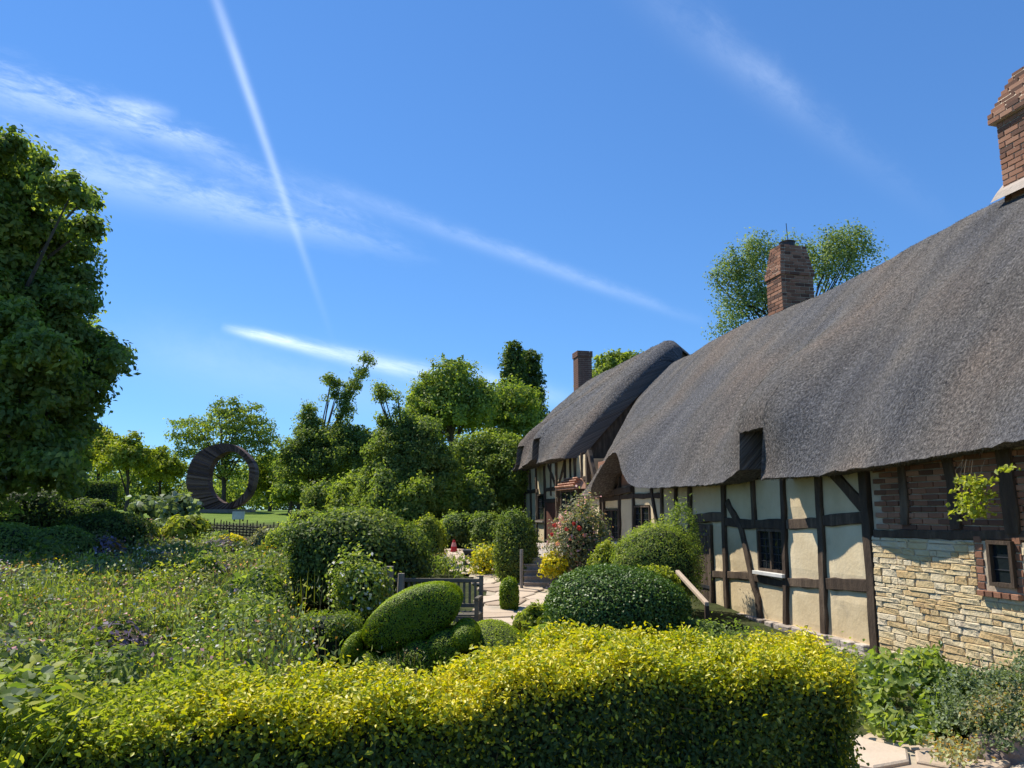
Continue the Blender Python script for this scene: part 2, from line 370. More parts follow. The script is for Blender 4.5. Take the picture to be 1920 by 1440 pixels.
def bush(name, label, cat, c, r, n, leaf, m, e=1.0, amp=.08, core=.9, spread=.05, group=None, mats2=None, frac2=0, seed=1, up=.5, leafw=.6, parent=None, wild=0, zmin=None, two=False, curl=.25, extra=None):
    """rounded shrub: lumpy surface of real leaves over a twiggy core. c: centre, r: radii; e<1 makes it boxier"""
    c = np.array(c, float); r = np.array(r, float)
    D = unit(rng.normal(size=(int(n*1.35), 3))); D = D[D[:, 2] > -.75][:n]
    def surf(D):
        S = np.sign(D)*np.abs(D)**e
        if e < 1: S = S/np.maximum((np.abs(S)**(2/e)).sum(1, keepdims=True)**(e/2), 1e-6)
        return S*lump(D, seed, amp)[:, None]
    S = surf(D); k = len(D)
    out_ = rng.normal(0, spread, (k, 1)) - spread*.4
    if wild: out_ += (rng.random((k, 1)) < .12)*rng.random((k, 1))*wild
    P = c + S*r*(1+out_)
    zm = c[2]-r[2] if zmin is None else zmin
    P[:, 2] = np.maximum(P[:, 2], zm + rng.random(k)*.05)
    Nr = unit(S/r*min(r) + rng.normal(size=(k, 3))*.55 + np.array([0, 0, up*.6]))
    f = FM(); mats = [m, MT['core']]
    if mats2 is not None:
        pick = rng.random(k) < frac2
        f.leaves(P[~pick], Nr[~pick], leaf, leaf*leafw, 0, curl, two=two)
        f.leaves(P[pick]+S[pick]*.02, Nr[pick], leaf, leaf*.8, 2, curl); mats.append(mats2)
    else: f.leaves(P, Nr, leaf, leaf*leafw, 0, curl, two=two)
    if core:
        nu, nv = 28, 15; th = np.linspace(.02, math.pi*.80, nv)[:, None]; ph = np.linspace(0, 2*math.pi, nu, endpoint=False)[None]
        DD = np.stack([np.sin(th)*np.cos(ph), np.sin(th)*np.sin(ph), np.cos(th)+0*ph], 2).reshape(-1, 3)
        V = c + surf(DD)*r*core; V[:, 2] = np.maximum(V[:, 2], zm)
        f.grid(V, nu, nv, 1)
    if extra: extra(f)
    o = f.build(name, mats, parent)
    if parent is None: tag(o, label, cat, group)
    return o
def pxbush(name, label, cat, x0, x1, yt, yb, n, leaf, m, Y=None, depth=1.0, **k):
    """shrub whose left/right/top/foot are seen at the given photo pixels; stands on the ground"""
    xm = (x0+x1)/2
    g = G(xm, yb) if Y is None else Vector((at(xm, 900, Y).x, Y, gz(0, Y)))
    w = (x1-x0)/F*g.y*1.015/2; top = at(xm, yt, g.y + w*depth*.3).z
    yb_ = g.y + (w*depth if Y is None else 0)
    h = max(top-g.z, .1)
    c = Vector((at(xm, 900, yb_).x, yb_, g.z + h*.45)); w *= yb_/g.y
    return bush(name, label, cat, c, (w, w*depth, h*.55), n, leaf, m, zmin=g.z, **k)

def crown_pts(blobs, n, cr, flat=.7, inner=.25):
    """leaf positions in clumps spread over the shells of several ellipsoids"""
    P = []; Nn = []
    vol = np.array([(b[1][0]*b[1][1]*b[1][2])**(2/3)*(b[2] if len(b) > 2 else 1) for b in blobs]); vol = vol/vol.sum()
    for (b, w) in zip(blobs, vol):
        c = np.array(b[0], float); r = np.array(b[1], float); k = max(int(n*w), 20)
        area = 4*math.pi*(np.prod(r)**(2/3)); nc = max(int(area/(cr*cr)*.8), 6)
        D = unit(rng.normal(size=(nc, 3))); D[:, 2] = np.where(D[:, 2] < -.5, -D[:, 2]*rng.random(nc), D[:, 2])
        rr = np.where(rng.random(nc) < inner, rng.uniform(.25, .8, nc), rng.uniform(.72, 1.12, nc))
        C = c + D*r*rr[:, None]*lump(D, int(abs(c[0])*100) % 9999, .12)[:, None]
        i = rng.integers(0, nc, k); rad_ = cr*rng.uniform(.5, 1.2, nc)[i][:, None]
        O = np.clip(rng.normal(size=(k, 3)), -1.7, 1.7)*np.array([1, 1, flat])*rad_*.55
        P.append(C[i] + O); Nn.append(D[i]*.7 + unit(O)*.5 + rng.normal(size=(k, 3))*.55 + [0, 0, .35])
        # leafy twigs reaching out of the crown
        q = max(int(nc*.30), 4); Dq = unit(rng.normal(size=(q,3))+[0,0,.5]); base = c + Dq*r*.9
        ln = (np.prod(r)**(1/3))*rng.uniform(.15, .50, q); dv = unit(Dq + rng.normal(size=(q,3))*.35 + [0,0,.35])
        kk = max(int(k*.12/q), 5); t_ = rng.random((q, kk)); 
        PP = base[:,None,:] + dv[:,None,:]*(ln[:,None]*t_)[:,:,None] + rng.normal(size=(q,kk,3))*(cr*.20*(1.15-t_))[:,:,None]
        P.append(PP.reshape(-1,3)); Nn.append(rng.normal(size=(q*kk,3))+[0,0,.5])
    return np.concatenate(P), np.concatenate(Nn)
def limbs(mb, base, top, r0, targets, k=8):
    """tapered trunk with limbs bending out to the targets"""
    base = Vector(base); top = Vector(top); L = (top-base).length
    pts = [base + (top-base)*t + Vector((math.sin(t*5)*L*.015, math.cos(t*4)*L*.012, 0)) for t in (0, .08, .3, .55, .8, 1)]
    mb.tube(pts, [r0*1.5, r0*1.1, r0*.9, r0*.7, r0*.5, r0*.25], k)
    for i, tg in enumerate(targets):
        tg = Vector(tg); t = random.uniform(.3, .8); a = base + (top-base)*t
        mid = a.lerp(tg, .5) + Vector((0, 0, (tg-a).length*.10)) + Vector((random.uniform(-.1, .1), random.uniform(-.1, .1), 0))*L*.2
        mb.tube([a, a.lerp(mid, .5)+Vector((0,0,-.02*L)), mid, tg], [r0*.42, r0*.33, r0*.22, r0*.07], 5)
def tree(name, label, Y, trunk_px, blobs_px, n, leaf, m, cr, group=None, base_py=None, tr=None, leafw=.6, flat=.7, inner=.25, zb=None, lim=9, drop=0):
    """blobs_px: (px, py, rx_px, ry_px[, depth offset m[, weight]]) at distance Y; the crown is built round that distance in full depth"""
    tx = trunk_px[0]; b = at(tx, 900, Y); b.z = gz(b.x, Y)-.1 if zb is None else zb
    top = at(trunk_px[1], trunk_px[2], Y)
    root = empty(name, b, label, 'tree', group)
    bl = []
    for q in blobs_px:
        dy = q[4] if len(q) > 4 else 0; c = at(q[0], q[1], Y+dy); rx = q[2]/F*(Y+dy); rz = q[3]/F*(Y+dy)
        bl.append((tuple(c), (rx, min(rx, rz*1.3) if rx < rz else rx*.85, rz), q[5] if len(q) > 5 else 1))
    P, Nn = crown_pts(bl, n, cr, flat, inner)
    if drop: P[:, 2] -= rng.random(len(P))**2*drop
    f = FM(); f.leaves(P, Nn, leaf, leaf*leafw); f.build('crown', [m], root)
    mb = MB(); tg = []
    for bb in bl:
        for _ in range(max(1, int(lim/len(bl)))):
            tg.append(Vector(bb[0]) + Vector([random.uniform(-.7, .7)*q for q in bb[1]]))
    limbs(mb, b, top, tr or (top.z-b.z)*.035, tg)
    mb.build('trunk', MT['bark'], root, smooth=True)
    return root

# ------------------------------------------------------------------ the setting: ground
def ground():
    xs = np.concatenate([[-600, -250, -120], np.arange(-60, 61, 1.5), [120, 250, 600]])
    ys = np.concatenate([[-60, -20], np.arange(-4, 80, 1.0), [120, 250, 500, 900]])
    V = []; Fc = []
    for y in ys:
        for x in xs: V.append((x, y, gz(x, y) + (mnoise.noise(Vector((x*.4, y*.4, 0)))*.05 - .03)*(1 if abs(x) < 60 and 0 < y < 80 else 0)))
    nx = len(xs)
    for j in range(len(ys)-1):
        for i in range(nx-1): Fc.append((j*nx+i, j*nx+i+1, (j+1)*nx+i+1, (j+1)*nx+i))
    me = bpy.data.meshes.new('ground'); me.from_pydata(V, [], Fc); me.polygons.foreach_set('use_smooth', [True]*len(Fc))
    m, t, o = mat('garden_ground'); p = geo(t)
    sx = nn(t, 'ShaderNodeSeparateXYZ'); t.links.new(p, sx.inputs[0])
    mr = nn(t, 'ShaderNodeMapRange'); mr.inputs[1].default_value = 29.5; mr.inputs[2].default_value = 31; t.links.new(sx.outputs[1], mr.inputs[0])
    soil = ramp(t, noise(t, 2.2, 8, p, .7), [(.3, (.020,.022,.010)), (.5, (.045,.055,.018)), (.75, (.09,.085,.045))])
    grass = ramp(t, noise(t, 1.2, 8, p, .7), [(.3, (.075,.13,.018)), (.7, (.15,.21,.035))])
    pb = nn(t, 'ShaderNodeBsdfPrincipled'); pb.inputs['Roughness'].default_value = .95; pb.inputs['Specular IOR Level'].default_value = .1
    t.links.new(mixc(t, soil, grass, mr.outputs[0]), pb.inputs['Base Color']); t.links.new(bump(t, noise(t, 9, 6, p), .8, .06), pb.inputs['Normal'])
    t.links.new(pb.outputs[0], o.inputs[0])
    tag(link('ground', me, m), kind='structure')
ground()

# ------------------------------------------------------------------ flagstone paths
def inpoly(x, y, poly):
    c = False; j = len(poly)-1
    for i in range(len(poly)):
        if (poly[i][1] > y) != (poly[j][1] > y) and x < (poly[j][0]-poly[i][0])*(y-poly[i][1])/(poly[j][1]-poly[i][1]+1e-12)+poly[i][0]: c = not c
        j = i
    return c
def clip(poly, a, b, c):
    """keep a*x+b*y<=c"""
    o = []
    for i in range(len(poly)):
        p, q = poly[i], poly[(i+1) % len(poly)]; fp = a*p[0]+b*p[1]-c; fq = a*q[0]+b*q[1]-c
        if fp <= 0: o.append(p)
        if fp*fq < 0: t = fp/(fp-fq); o.append((p[0]+(q[0]-p[0])*t, p[1]+(q[1]-p[1])*t))
    return o
def path(name, outline, cell, gap, seed):
    r = random.Random(seed)
    root = empty(name, (0, 0, 0)); root['kind'] = 'structure'
    x0 = min(p[0] for p in outline); x1 = max(p[0] for p in outline); y0 = min(p[1] for p in outline); y1 = max(p[1] for p in outline)
    # bed: one sheet a little above the ground
    mb = MB(); k = 26; sub = []
    for i in range(k):
        for j in range(k):
            a = x0+(x1-x0)*i/k; b = x0+(x1-x0)*(i+1)/k; c = y0+(y1-y0)*j/k; d = y0+(y1-y0)*(j+1)/k
            if inpoly((a+b)/2, (c+d)/2, outline): mb.quad([(a,c,gz(a,c)+.012),(b,c,gz(b,c)+.012),(b,d,gz(b,d)+.012),(a,d,gz(a,d)+.012)])
    mb.build('path_bed', MT['joint'], root)
    seeds = []
    y = y0-cell; row = 0
    while y < y1+cell:
        x = x0-cell+(row % 2)*cell*.5
        while x < x1+cell: seeds.append((x+r.uniform(-.33,.33)*cell, y+r.uniform(-.33,.33)*cell)); x += cell*r.uniform(.9,1.3)
        y += cell*.8; row += 1
    cnt = 0
    for i, (sx, sy) in enumerate(seeds):
        if not inpoly(sx, sy, outline): continue
        poly = [(sx-cell, sy-cell), (sx+cell, sy-cell), (sx+cell, sy+cell), (sx-cell, sy+cell)]
        for j, (tx, ty) in enumerate(seeds):
            if i == j or abs(tx-sx) > 2.4*cell or abs(ty-sy) > 2.4*cell: continue
            a, b = tx-sx, ty-sy; l = math.hypot(a, b); a /= l; b /= l
            poly = clip(poly, a, b, a*(sx+tx)/2+b*(sy+ty)/2-gap)
            if len(poly) < 3: break
        if len(poly) < 3: continue
        mb = MB(); h = .035+r.uniform(-.006,.008); n = len(poly)
        bev = [(sx+(p[0]-sx)*.94, sy+(p[1]-sy)*.94) for p in poly]
        lo = [Vector((p[0],p[1],gz(*p)+.0)) for p in poly]; md = [Vector((p[0],p[1],gz(*p)+h*.75)) for p in poly]; hi = [Vector((p[0],p[1],gz(*p)+h)) for p in bev]
        mb.quad(hi)
        for q in range(n): mb.quad([lo[q], lo[(q+1)%n], md[(q+1)%n], md[q]]); mb.quad([md[q], md[(q+1)%n], hi[(q+1)%n], hi[q]])
        mb.build('flagstone', MT['flag'], root); cnt += 1
    return cnt
def xy(v): return (v.x, v.y)
WALK = [xy(G(*p)) for p in ((895,1215),(1010,1215),(1020,1160),(1045,1108),(1000,1098),(975,1085),(935,1072),(905,1052),(880,1030),(822,1034),(815,1050),(850,1068),(900,1090),(918,1120),(905,1150),(890,1180))]
path('garden_path', WALK, .55, .028, 3)
path('paved_walk', [(1.22,1.5),(1.22,5.95),(1.9,6.05),(2.6,5.9),(3.4,5.5),(4.2,4.8),(4.4,1.5)], .62, .022, 9)

# ------------------------------------------------------------------ THE COTTAGE
NW = 6.1    # front wall plane
cot = empty('thatched_cottage', (0, 0, 0), 'long timber framed cottage with dark wavy thatched roof and brick chimneys', 'cottage')
BRICK = None
def unit_box(name, m):
    mb = MB(); mb.box(-.5,.5,-.5,.5,-.5,.5)
    me = bpy.data.meshes.new(name); 
    # slightly chamfered block: 24 verts cheap
    import bmesh
    bm = bmesh.new(); bmesh.ops.create_cube(bm, size=1); 
    bmesh.ops.bevel(bm, geom=bm.edges[:], offset=.06, segments=1, affect='EDGES')
    bm.to_mesh(me); bm.free(); me.materials.append(m); return me
BR = unit_box('brick', MT['brick']); TL = unit_box('tile', MT['tile'])
def rough_block(name, m, seed):
    import bmesh
    r = random.Random(seed); bm = bmesh.new(); bmesh.ops.create_cube(bm, size=1)
    bmesh.ops.bevel(bm, geom=bm.edges[:], offset=.09, segments=1, affect='EDGES')
    for v in bm.verts: v.co += Vector((r.uniform(-.04,.04), r.uniform(-.06,.06), r.uniform(-.07,.07)))
    me = bpy.data.meshes.new(name); bm.to_mesh(me); bm.free(); me.materials.append(m); return me
STN = [rough_block('stone', MT['stone'], i) for i in range(6)]
PLN = [rough_block('plinth_stone', MT['plinth'], 20+i) for i in range(4)]
HROT = math.atan2(DS.y, DS.x)
def piece(name, me, s, n, z, ls, ln, lz, parent, rz=0, ry=0):
    """box-like piece in the house frame: ls along s, ln along n"""
    o = bpy.data.objects.new(name, me); col.objects.link(o); o.parent = parent
    off = parent.location + (parent.parent.location if parent.parent else Vector())
    o.location = H(s, n, z) - off; o.rotation_euler = (0, ry, HROT + rz); o.scale = (ls, ln, lz)
    return o
def beam(name, pts, w, n=NW, out=.035, deep=.05, m='timber', parent=None, jitter=.011, label=None):
    """timber along photo points, built in the wall plane n: w wide (m), standing 'out' proud of the plaster"""
    P = [Vector((*wall(x, y, n), 0)) for x, y in pts]
    Q = []
    for i in range(len(P)-1):
        k = max(2, int((P[i+1]-P[i]).length/.16))
        for j in range(k): Q.append(P[i].lerp(P[i+1], j/k))
    Q.append(P[-1]); mb = MB(); ring = []
    off = Vector()
    for i, q in enumerate(Q):
        q = q + Vector((mnoise.noise(Vector((q.x*1.3, q.y*1.3, w*90)))*.022, mnoise.noise(Vector((q.y*1.4, q.x*1.4, w*70)))*.016, 0)); d = (Q[min(i+1, len(Q)-1)]-Q[max(i-1, 0)]).normalized(); nr = Vector((-d.y, d.x, 0))
        a = q + nr*(w/2+random.uniform(-1,1)*jitter); b = q - nr*(w/2+random.uniform(-1,1)*jitter); o_ = out + random.uniform(-.003,.003)
        b0 = len(mb.v); c = .008
        ai = q + nr*(w/2-c); bi = q - nr*(w/2-c)
        mb.v += [H(a.x, n+deep, a.y), H(a.x, n-o_+c, a.y), H(ai.x, n-o_, ai.y), H(bi.x, n-o_, bi.y), H(b.x, n-o_+c, b.y), H(b.x, n+deep, b.y)]; ring.append(b0)
    for i in range(len(ring)-1):
        for j in range(5): mb.f.append((ring[i]+j, ring[i]+j+1, ring[i+1]+j+1, ring[i+1]+j)); mb.mi.append(0)
    for r_, rev in ((ring[0], 0), (ring[-1], 1)):
        f = tuple(r_+j for j in range(6)); mb.f.append(f[::-1] if rev else f); mb.mi.append(0)
    o = mb.build(name, MT[m], parent or cot)
    if label: o['label'] = label
    return o
OUT = [0]
def post(pts, w, **k):
    w *= .86; OUT[0] += 1; return beam('timber_post', pts, w, out=.050+.0008*(OUT[0] % 9), **k)
def rail(pts, w, **k):
    w *= .84; OUT[0] += 1; return beam('timber_rail', pts, w, out=.036+.0008*(OUT[0] % 9), **k)
def brace(pts, w, **k):
    OUT[0] += 1; return beam('timber_brace', pts, w, out=.043+.0007*(OUT[0] % 9), **k)
def panel(s0, s1, z0, z1, n=NW):
    """daubed plaster panel with a slightly wavy face"""
    mb = MB(); ku = max(2, int(abs(s1-s0)/.15)); kv = max(2, int((z1-z0)/.15)); b = []
    for j in range(kv+1):
        for i in range(ku+1):
            s = s0+(s1-s0)*i/ku; z = z0+(z1-z0)*j/kv
            e = min(i, ku-i, j, kv-j) > 0
            d = (.012+.010*mnoise.noise(Vector((s*2.3, z*2.3, 5))))*(1 if e else 0)
            mb.v.append(H(s, n-d, z))
    for j in range(kv):
        for i in range(ku):
            a = j*(ku+1)+i; mb.f.append((a, a+ku+1, a+ku+2, a+1)); mb.mi.append(0)
    nb = len(mb.v)
    mb.v += [H(s0,n+.06,z0),H(s1,n+.06,z0),H(s1,n+.06,z1),H(s0,n+.06,z1)]
    c = [0, ku, (kv+1)*(ku+1)-1, kv*(ku+1)]
    for i in range(4): mb.f.append((c[i], c[(i+1)%4], nb+(i+1)%4, nb+i)); mb.mi.append(0)
    return mb.build('plaster_panel', MT['plaster'], cot, smooth=False)
def window(x0, x1, y0, y1, lights=2, rows=4, cols=2, n=NW, sill=True, sillmat='timber_grey', label=None, recess=.05):
    """casement in the wall plane between photo pixels, with leaded panes"""
    xm = (x0+x1)/2; sa = wall(x0, (y0+y1)/2, n)[0]; sb = wall(x1, (y0+y1)/2, n)[0]; z1 = wall(xm, y0, n)[1]; z0 = wall(xm, y1, n)[1]
    if sb < sa: sa, sb = sb, sa
    w = empty('window', H((sa+sb)/2, n, z0), parent=cot)
    if label: w['label'] = label
    mb = MB(); t = .035; a = n-.03
    mb.hbox(sa, sa+t, a, n+.06, z0, z1); mb.hbox(sb-t, sb, a, n+.06, z0, z1)
    mb.hbox(sa+t, sb-t, a, n+.06, z1-t, z1); mb.hbox(sa+t, sb-t, a, n+.06, z0, z0+t)
    for i in range(1, lights):
        s = sa+(sb-sa)*i/lights; mb.hbox(s-.018, s+.018, a+.004, n+.055, z0+t, z1-t)
    mb.build('frame', MT['timber'], w)
    for i in range(lights):
        u0 = sa+(sb-sa)*i/lights+(t if i == 0 else .018); u1 = sa+(sb-sa)*(i+1)/lights-(t if i == lights-1 else .018)
        for c in range(cols):
            for r in range(rows):
                p0 = u0+(u1-u0)*c/cols+.004; p1 = u0+(u1-u0)*(c+1)/cols-.004
                q0 = z0+t+(z1-z0-2*t)*r/rows+.004; q1 = z0+t+(z1-z0-2*t)*(r+1)/rows-.004
                g = MB(); j = [random.uniform(-.003,.003) for _ in range(4)]
                g.hexa([H(p0,n+.012+j[0],q0),H(p0,n+.03,q0),H(p1,n+.03,q0),H(p1,n+.012+j[1],q0),H(p0,n+.012+j[2],q1),H(p0,n+.03,q1),H(p1,n+.03,q1),H(p1,n+.012+j[3],q1)])
                g.build('pane', MT['glass'], w)
        g = MB()
        for c in range(1, cols): s = u0+(u1-u0)*c/cols; g.hbox(s-.005, s+.005, n+.004, n+.034, z0+t, z1-t)
        for r in range(1, rows): z = z0+t+(z1-z0-2*t)*r/rows; g.hbox(u0, u1, n+.006, n+.036, z-.005, z+.005)
        g.build('leading', MT['lead'], w)
    if sill:
        g = MB(); g.hbox(sa-.05, sb+.05, n-.10, n+.02, z0-.055, z0-.004); g.build('sill', MT[sillmat], w, bevel=.006)
    return w

# ---- roofs
def lerp(a, b, t): return a+(b-a)*t
def sstep(a, b, x):
    t = max(0, min(1, (x-a)/(b-a))); return t*t*(3-2*t)
def gs(x, c, w): return math.exp(-((x-c)/w)**2)
def build_roof(name, ss, prof, zcut, label, endf=None, back=True, kv=64):
    """prof(s,v)->(n,z) outer surface ridge v=0..1; zcut(s) height where the eave is trimmed"""
    V = []; UV = []; Fc = []; thick = .5; ks = len(ss)
    outer = []; inner = []
    for s in ss:
        # trim
        tgt = zcut(s); lo = .3; hi = 1.25
        for _ in range(22):
            mid = (lo+hi)/2
            if prof(s, mid)[1] > tgt: lo = mid
            else: hi = mid
        vm = (lo+hi)/2
        co = []; ci = []; dist = 0; pn = None
        for j in range(kv+1):
            v = vm*j/kv; n, z = prof(s, v); sx = endf(s, v) if endf else s
            if pn: dist += math.hypot(n-pn[0], z-pn[1])
            pn = (n, z)
            jn = mnoise.noise(Vector((sx*1.1, v*4, 3)))*.035 + mnoise.noise(Vector((sx*5, v*14, 7)))*.012
            rough = (1 if j == kv else .3)*mnoise.noise(Vector((sx*17, v*30, 1)))*.022
            co.append((H(sx, n-jn*.8, z+jn*.6+rough), (sx, dist))); 
            ex = max(0, n+thick-8.95); ci.append((H(sx, min(n+thick, 8.95), z+.02+rough-ex*1.25), (sx, dist+.5)))
        outer.append(co); inner.append(ci)
    def add(rows):
        b = len(V)
        for r in rows:
            for p, uv in r: V.append(p); UV.append((*uv, 0))
        return b
    bo = add(outer); bi = add(inner); w = kv+1
    for i in range(ks-1):
        for j in range(kv):
            a = bo+i*w+j; Fc.append((a, a+1, a+w+1, a+w))
            a = bi+i*w+j; Fc.append((a, a+w, a+w+1, a+1))
        a = bo+i*w+kv; c = bi+i*w+kv; Fc.append((a, c, c+w, a+w))          # eave underside
    for i in (0, ks-1):
        for j in range(kv):
            a = bo+i*w+j; c = bi+i*w+j; Fc.append((a, c, c+1, a+1) if i == 0 else (a, a+1, c+1, c))
    if back:
        b = len(V); kb = 12
        for i, s in enumerate(ss):
            p0, uv0 = outer[i][0]; n0, z0 = prof(s, 0)
            for j in range(kb+1):
                v = j/kb; V.append(H(endf(s, 0) if endf else s, n0+.0+3.7*v, z0-(z0-2.0)*v**1.15)); UV.append((s, -v*5, 0))
        for i in range(ks-1):
            for j in range(kb):
                a = b+i*(kb+1)+j; Fc.append((a, a+kb+1, a+kb+2, a+1))
    me = bpy.data.meshes.new(name); me.from_pydata(V, [], Fc); me.materials.append(MT['thatch'])
    at_ = me.attributes.new('sv', 'FLOAT_VECTOR', 'POINT'); at_.data.foreach_set('vector', np.array(UV, np.float32).ravel())
    me.polygons.foreach_set('use_smooth', [True]*len(Fc)); me.update()
    # crisp edges at the trimmed eave
    o = link(name, me, None, cot); o['label'] = label
    m = o.modifiers.new('edges', 'EDGE_SPLIT'); m.split_angle = rad(50)
    return o, np.array([[tuple(p) for p, _ in r] for r in outer])

RZ = 5.86; EZ = 2.03      # ridge and eave heights (world) of the long range
NOT0, NOT1 = 9.40, 9.98
def prof1(s, v):
    zr = RZ + .05*math.sin(s*.9) - .10*sstep(15, 18, s) + .12*gs(s, 7.5, 2.5)
    ez = zcut1_base(s)
    n = 9.0 - 3.27*v
    z = zr - (zr-ez)*v
    # rounded ridge, full belly, rolled eave
    z -= .16*max(0, 1-v/.07)**2
    b = .20*math.sin(math.pi*min(v, 1)) + .10*sstep(.55, .95, v)
    b += .10*gs(s, 10.4, .6)*sstep(.25, .85, v)*(1-.5*sstep(.9,1.1,v)) + .16*gs(s, 12.3, .8)*sstep(.2, .7, v)*(1-sstep(.8, 1.0, v))
    b += .58*gs(s, 9.65, .95)*sstep(.30, .82, v)*(1-sstep(.84, 1.02, v))
    b += .15*gs(s, 7.4, .8)*sstep(.1, .6, v)*(1-sstep(.75,.98,v)) - .10*gs(s, 8.5, .5)*sstep(.3,.8,v) - .07*gs(s, 11.0, .6)*sstep(.2,.8,v) - .08*gs(s, 6.3, .6)*sstep(.2, .8, v)
    b += .46*gs(s, 15.0, 1.2)*sstep(.45, .92, v)
    n -= b*.66; z += b*.62
    if v > 1: n += 0; z -= 0
    return n, z
def zcut1_base(s): return EZ + .11*sstep(8.2, 5.2, s)*1.3
def zcut1(s):
    z = EZ + .16*sstep(8.4, 5.0, s)
    if NOT0 < s < NOT1: z = 2.74 - .05*(s-NOT0)
    elif s >= NOT1: z += .18*gs(s, NOT1, .22) - .02
    z += .78*gs(s, 15.0, .84)
    if s > 16.3: z -= .06*sstep(16.3, 17, s)
    return z
ss1 = list(np.arange(1.5, NOT0-.05, .085)) + [NOT0-.02, NOT0-.004, NOT0+.004] + list(np.arange(NOT0+.08, NOT1-.03, .085)) + [NOT1-.004, NOT1+.004, NOT1+.02] + list(np.arange(NOT1+.08, 19.05, .085))
def end1(s, v):
    if s < 15.9: return s
    k = 1 - .65*sstep(.15, 1.0, v)
    return 15.9 + (s-15.9)*k
roof1, RG = build_roof('thatched_roof', ss1, prof1, zcut1, 'long lower thatched roof nearest the camera, with one notch and an arched eave', end1)

RZ2 = 6.42
def prof2(s, v):
    zr = RZ2 - .9*sstep(24.5, 30.5, s) - .22*(max(0, 19.25-s)/.4)**2
    ez = 2.93 - .10*(s-18.5)/6
    n = 9.0 - 3.4*v; z = zr - (zr-ez)*v
    z -= .18*max(0, 1-v/.08)**2
    b = .22*math.sin(math.pi*min(v, 1)) + .08*sstep(.55, .95, v)
    b += .50*gs(s, 21.1, .7)*sstep(.3, .84, v)*(1-sstep(.86,1.02,v)) + .45*gs(s, 23.3, .6)*sstep(.3, .84, v)*(1-sstep(.86,1.02,v)) + .12*gs(s,21.8,.4)*sstep(.3,.9,v)
    b -= .20*(max(0, 19.25-s)/.4)**2
    n -= b*.66; z += b*.62
    return n, z
N2 = ((20.75, 21.35), (22.95, 23.45))
def zcut2(s):
    z = 2.95 - .10*(s-18.5)/6
    for a, b in N2:
        if a < s < b: z += .72
        elif s >= b: z += .16*gs(s, b, .25)
    return z
ss2 = []
for s in np.arange(18.85, 26.6, .085):
    for a in (20.75, 21.35, 22.95, 23.45):
        if s-.085 < a <= s: ss2 += [a-.004, a+.004]
    if all(abs(s-a) > .02 for a in (20.75, 21.35, 22.95, 23.45)): ss2.append(float(s))
def end2(s, v):
    if s < 23.5: return s
    k = lerp(1.35, .42, sstep(.15, 1.02, v))
    return 23.5 + (s-23.5)*k
roof2, RG2 = build_roof('thatched_roof', ss2, prof2, zcut2, 'taller thatched roof at the far end, with two notches in its eave', end2)

# straw ends standing out of the thatch, and a ragged fringe along the eaves
def straw(G_, roof, n, L):
    ks, kv, _ = G_.shape; f = FM()
    i = rng.integers(0, ks-2, n); j = (rng.random(n)**.9*(kv-2)).astype(int); a = rng.random((n, 1)); b = rng.random((n, 1))
    p00 = G_[i, j]; p10 = G_[i+1, j]; p01 = G_[i, j+1]
    P = p00 + (p10-p00)*a + (p01-p00)*b
    down = unit(p01-p00); side = unit(p10-p00); nrm = unit(np.cross(side, down)); nrm *= np.sign(nrm[:, 2:3]+1e-9)
    ok = (np.linalg.norm(p01-p00, axis=1) < .4) & (np.linalg.norm(p10-p00, axis=1) < .4)
    P = P[ok]; down = down[ok]; nrm = nrm[ok]; side = side[ok]; m = len(P)
    T = unit(down + nrm*rng.uniform(.1, .7, (m, 1)) + rng.normal(size=(m, 3))*.15)
    Nn = unit(nrm + rng.normal(size=(m, 3))*.5)
    f.leaves(P + T*L*.2 + nrm*.004, Nn, L, L*.22, 0, .1, up=T*4)
    # fringe
    E = G_[:, -1]; k = 5200; q = rng.integers(0, ks-2, k); Pq = E[q]+(E[q+1]-E[q])*rng.random((k, 1)); okk = np.linalg.norm(E[q+1]-E[q], axis=1) < .3; Pq = Pq[okk]; k = len(Pq)
    d = np.array(DN)
    Pq = Pq + d*(rng.random((k, 1))**2*.4); T = unit(np.array([0, 0, -1.0]) - d*.5 + rng.normal(size=(k, 3))*.25)
    f.leaves(Pq, rng.normal(size=(k, 3)), .035, .007, 0, .1, up=T*4)
    o = f.build('straw_ends', [MT['straw']], roof); o['kind'] = 'stuff'
straw(RG, roof1, 90000, .026)
straw(RG2, roof2, 12000, .05)

# ---- inner body so the building is solid
mb = MB(); mb.hbox(3.0, 18.1, NW+.07, 12.2, -.3, 2.0); mb.build('house_core', MT['plaster'], cot)
mb = MB(); mb.hbox(18.2, 25.3, NW+.07, 12.2, -.3, 2.9); mb.build('house_core', MT['plaster'], cot)
# end wall of the tall wing above the lower roof
mb = MB()
e = [(6.15, .6), (6.15, 2.98), (5.9, 3.05), (6.9, 4.15), (8.0, 5.25), (9.0, 5.98), (11.3, 3.9), (12.2, 2.6), (12.2, .6)]
mb.quad([H(18.93, n, z) for n, z in e]); mb.quad([H(19.1, n, z) for n, z in reversed(e)])
for i in range(len(e)): a, b = e[i], e[(i+1) % len(e)]; mb.quad([H(18.93,*a), H(19.1,*a), H(19.1,*b), H(18.93,*b)])
mb.build('gable_wall', MT['timber'], cot)  # dark timber stands in for the shade on the thatch end

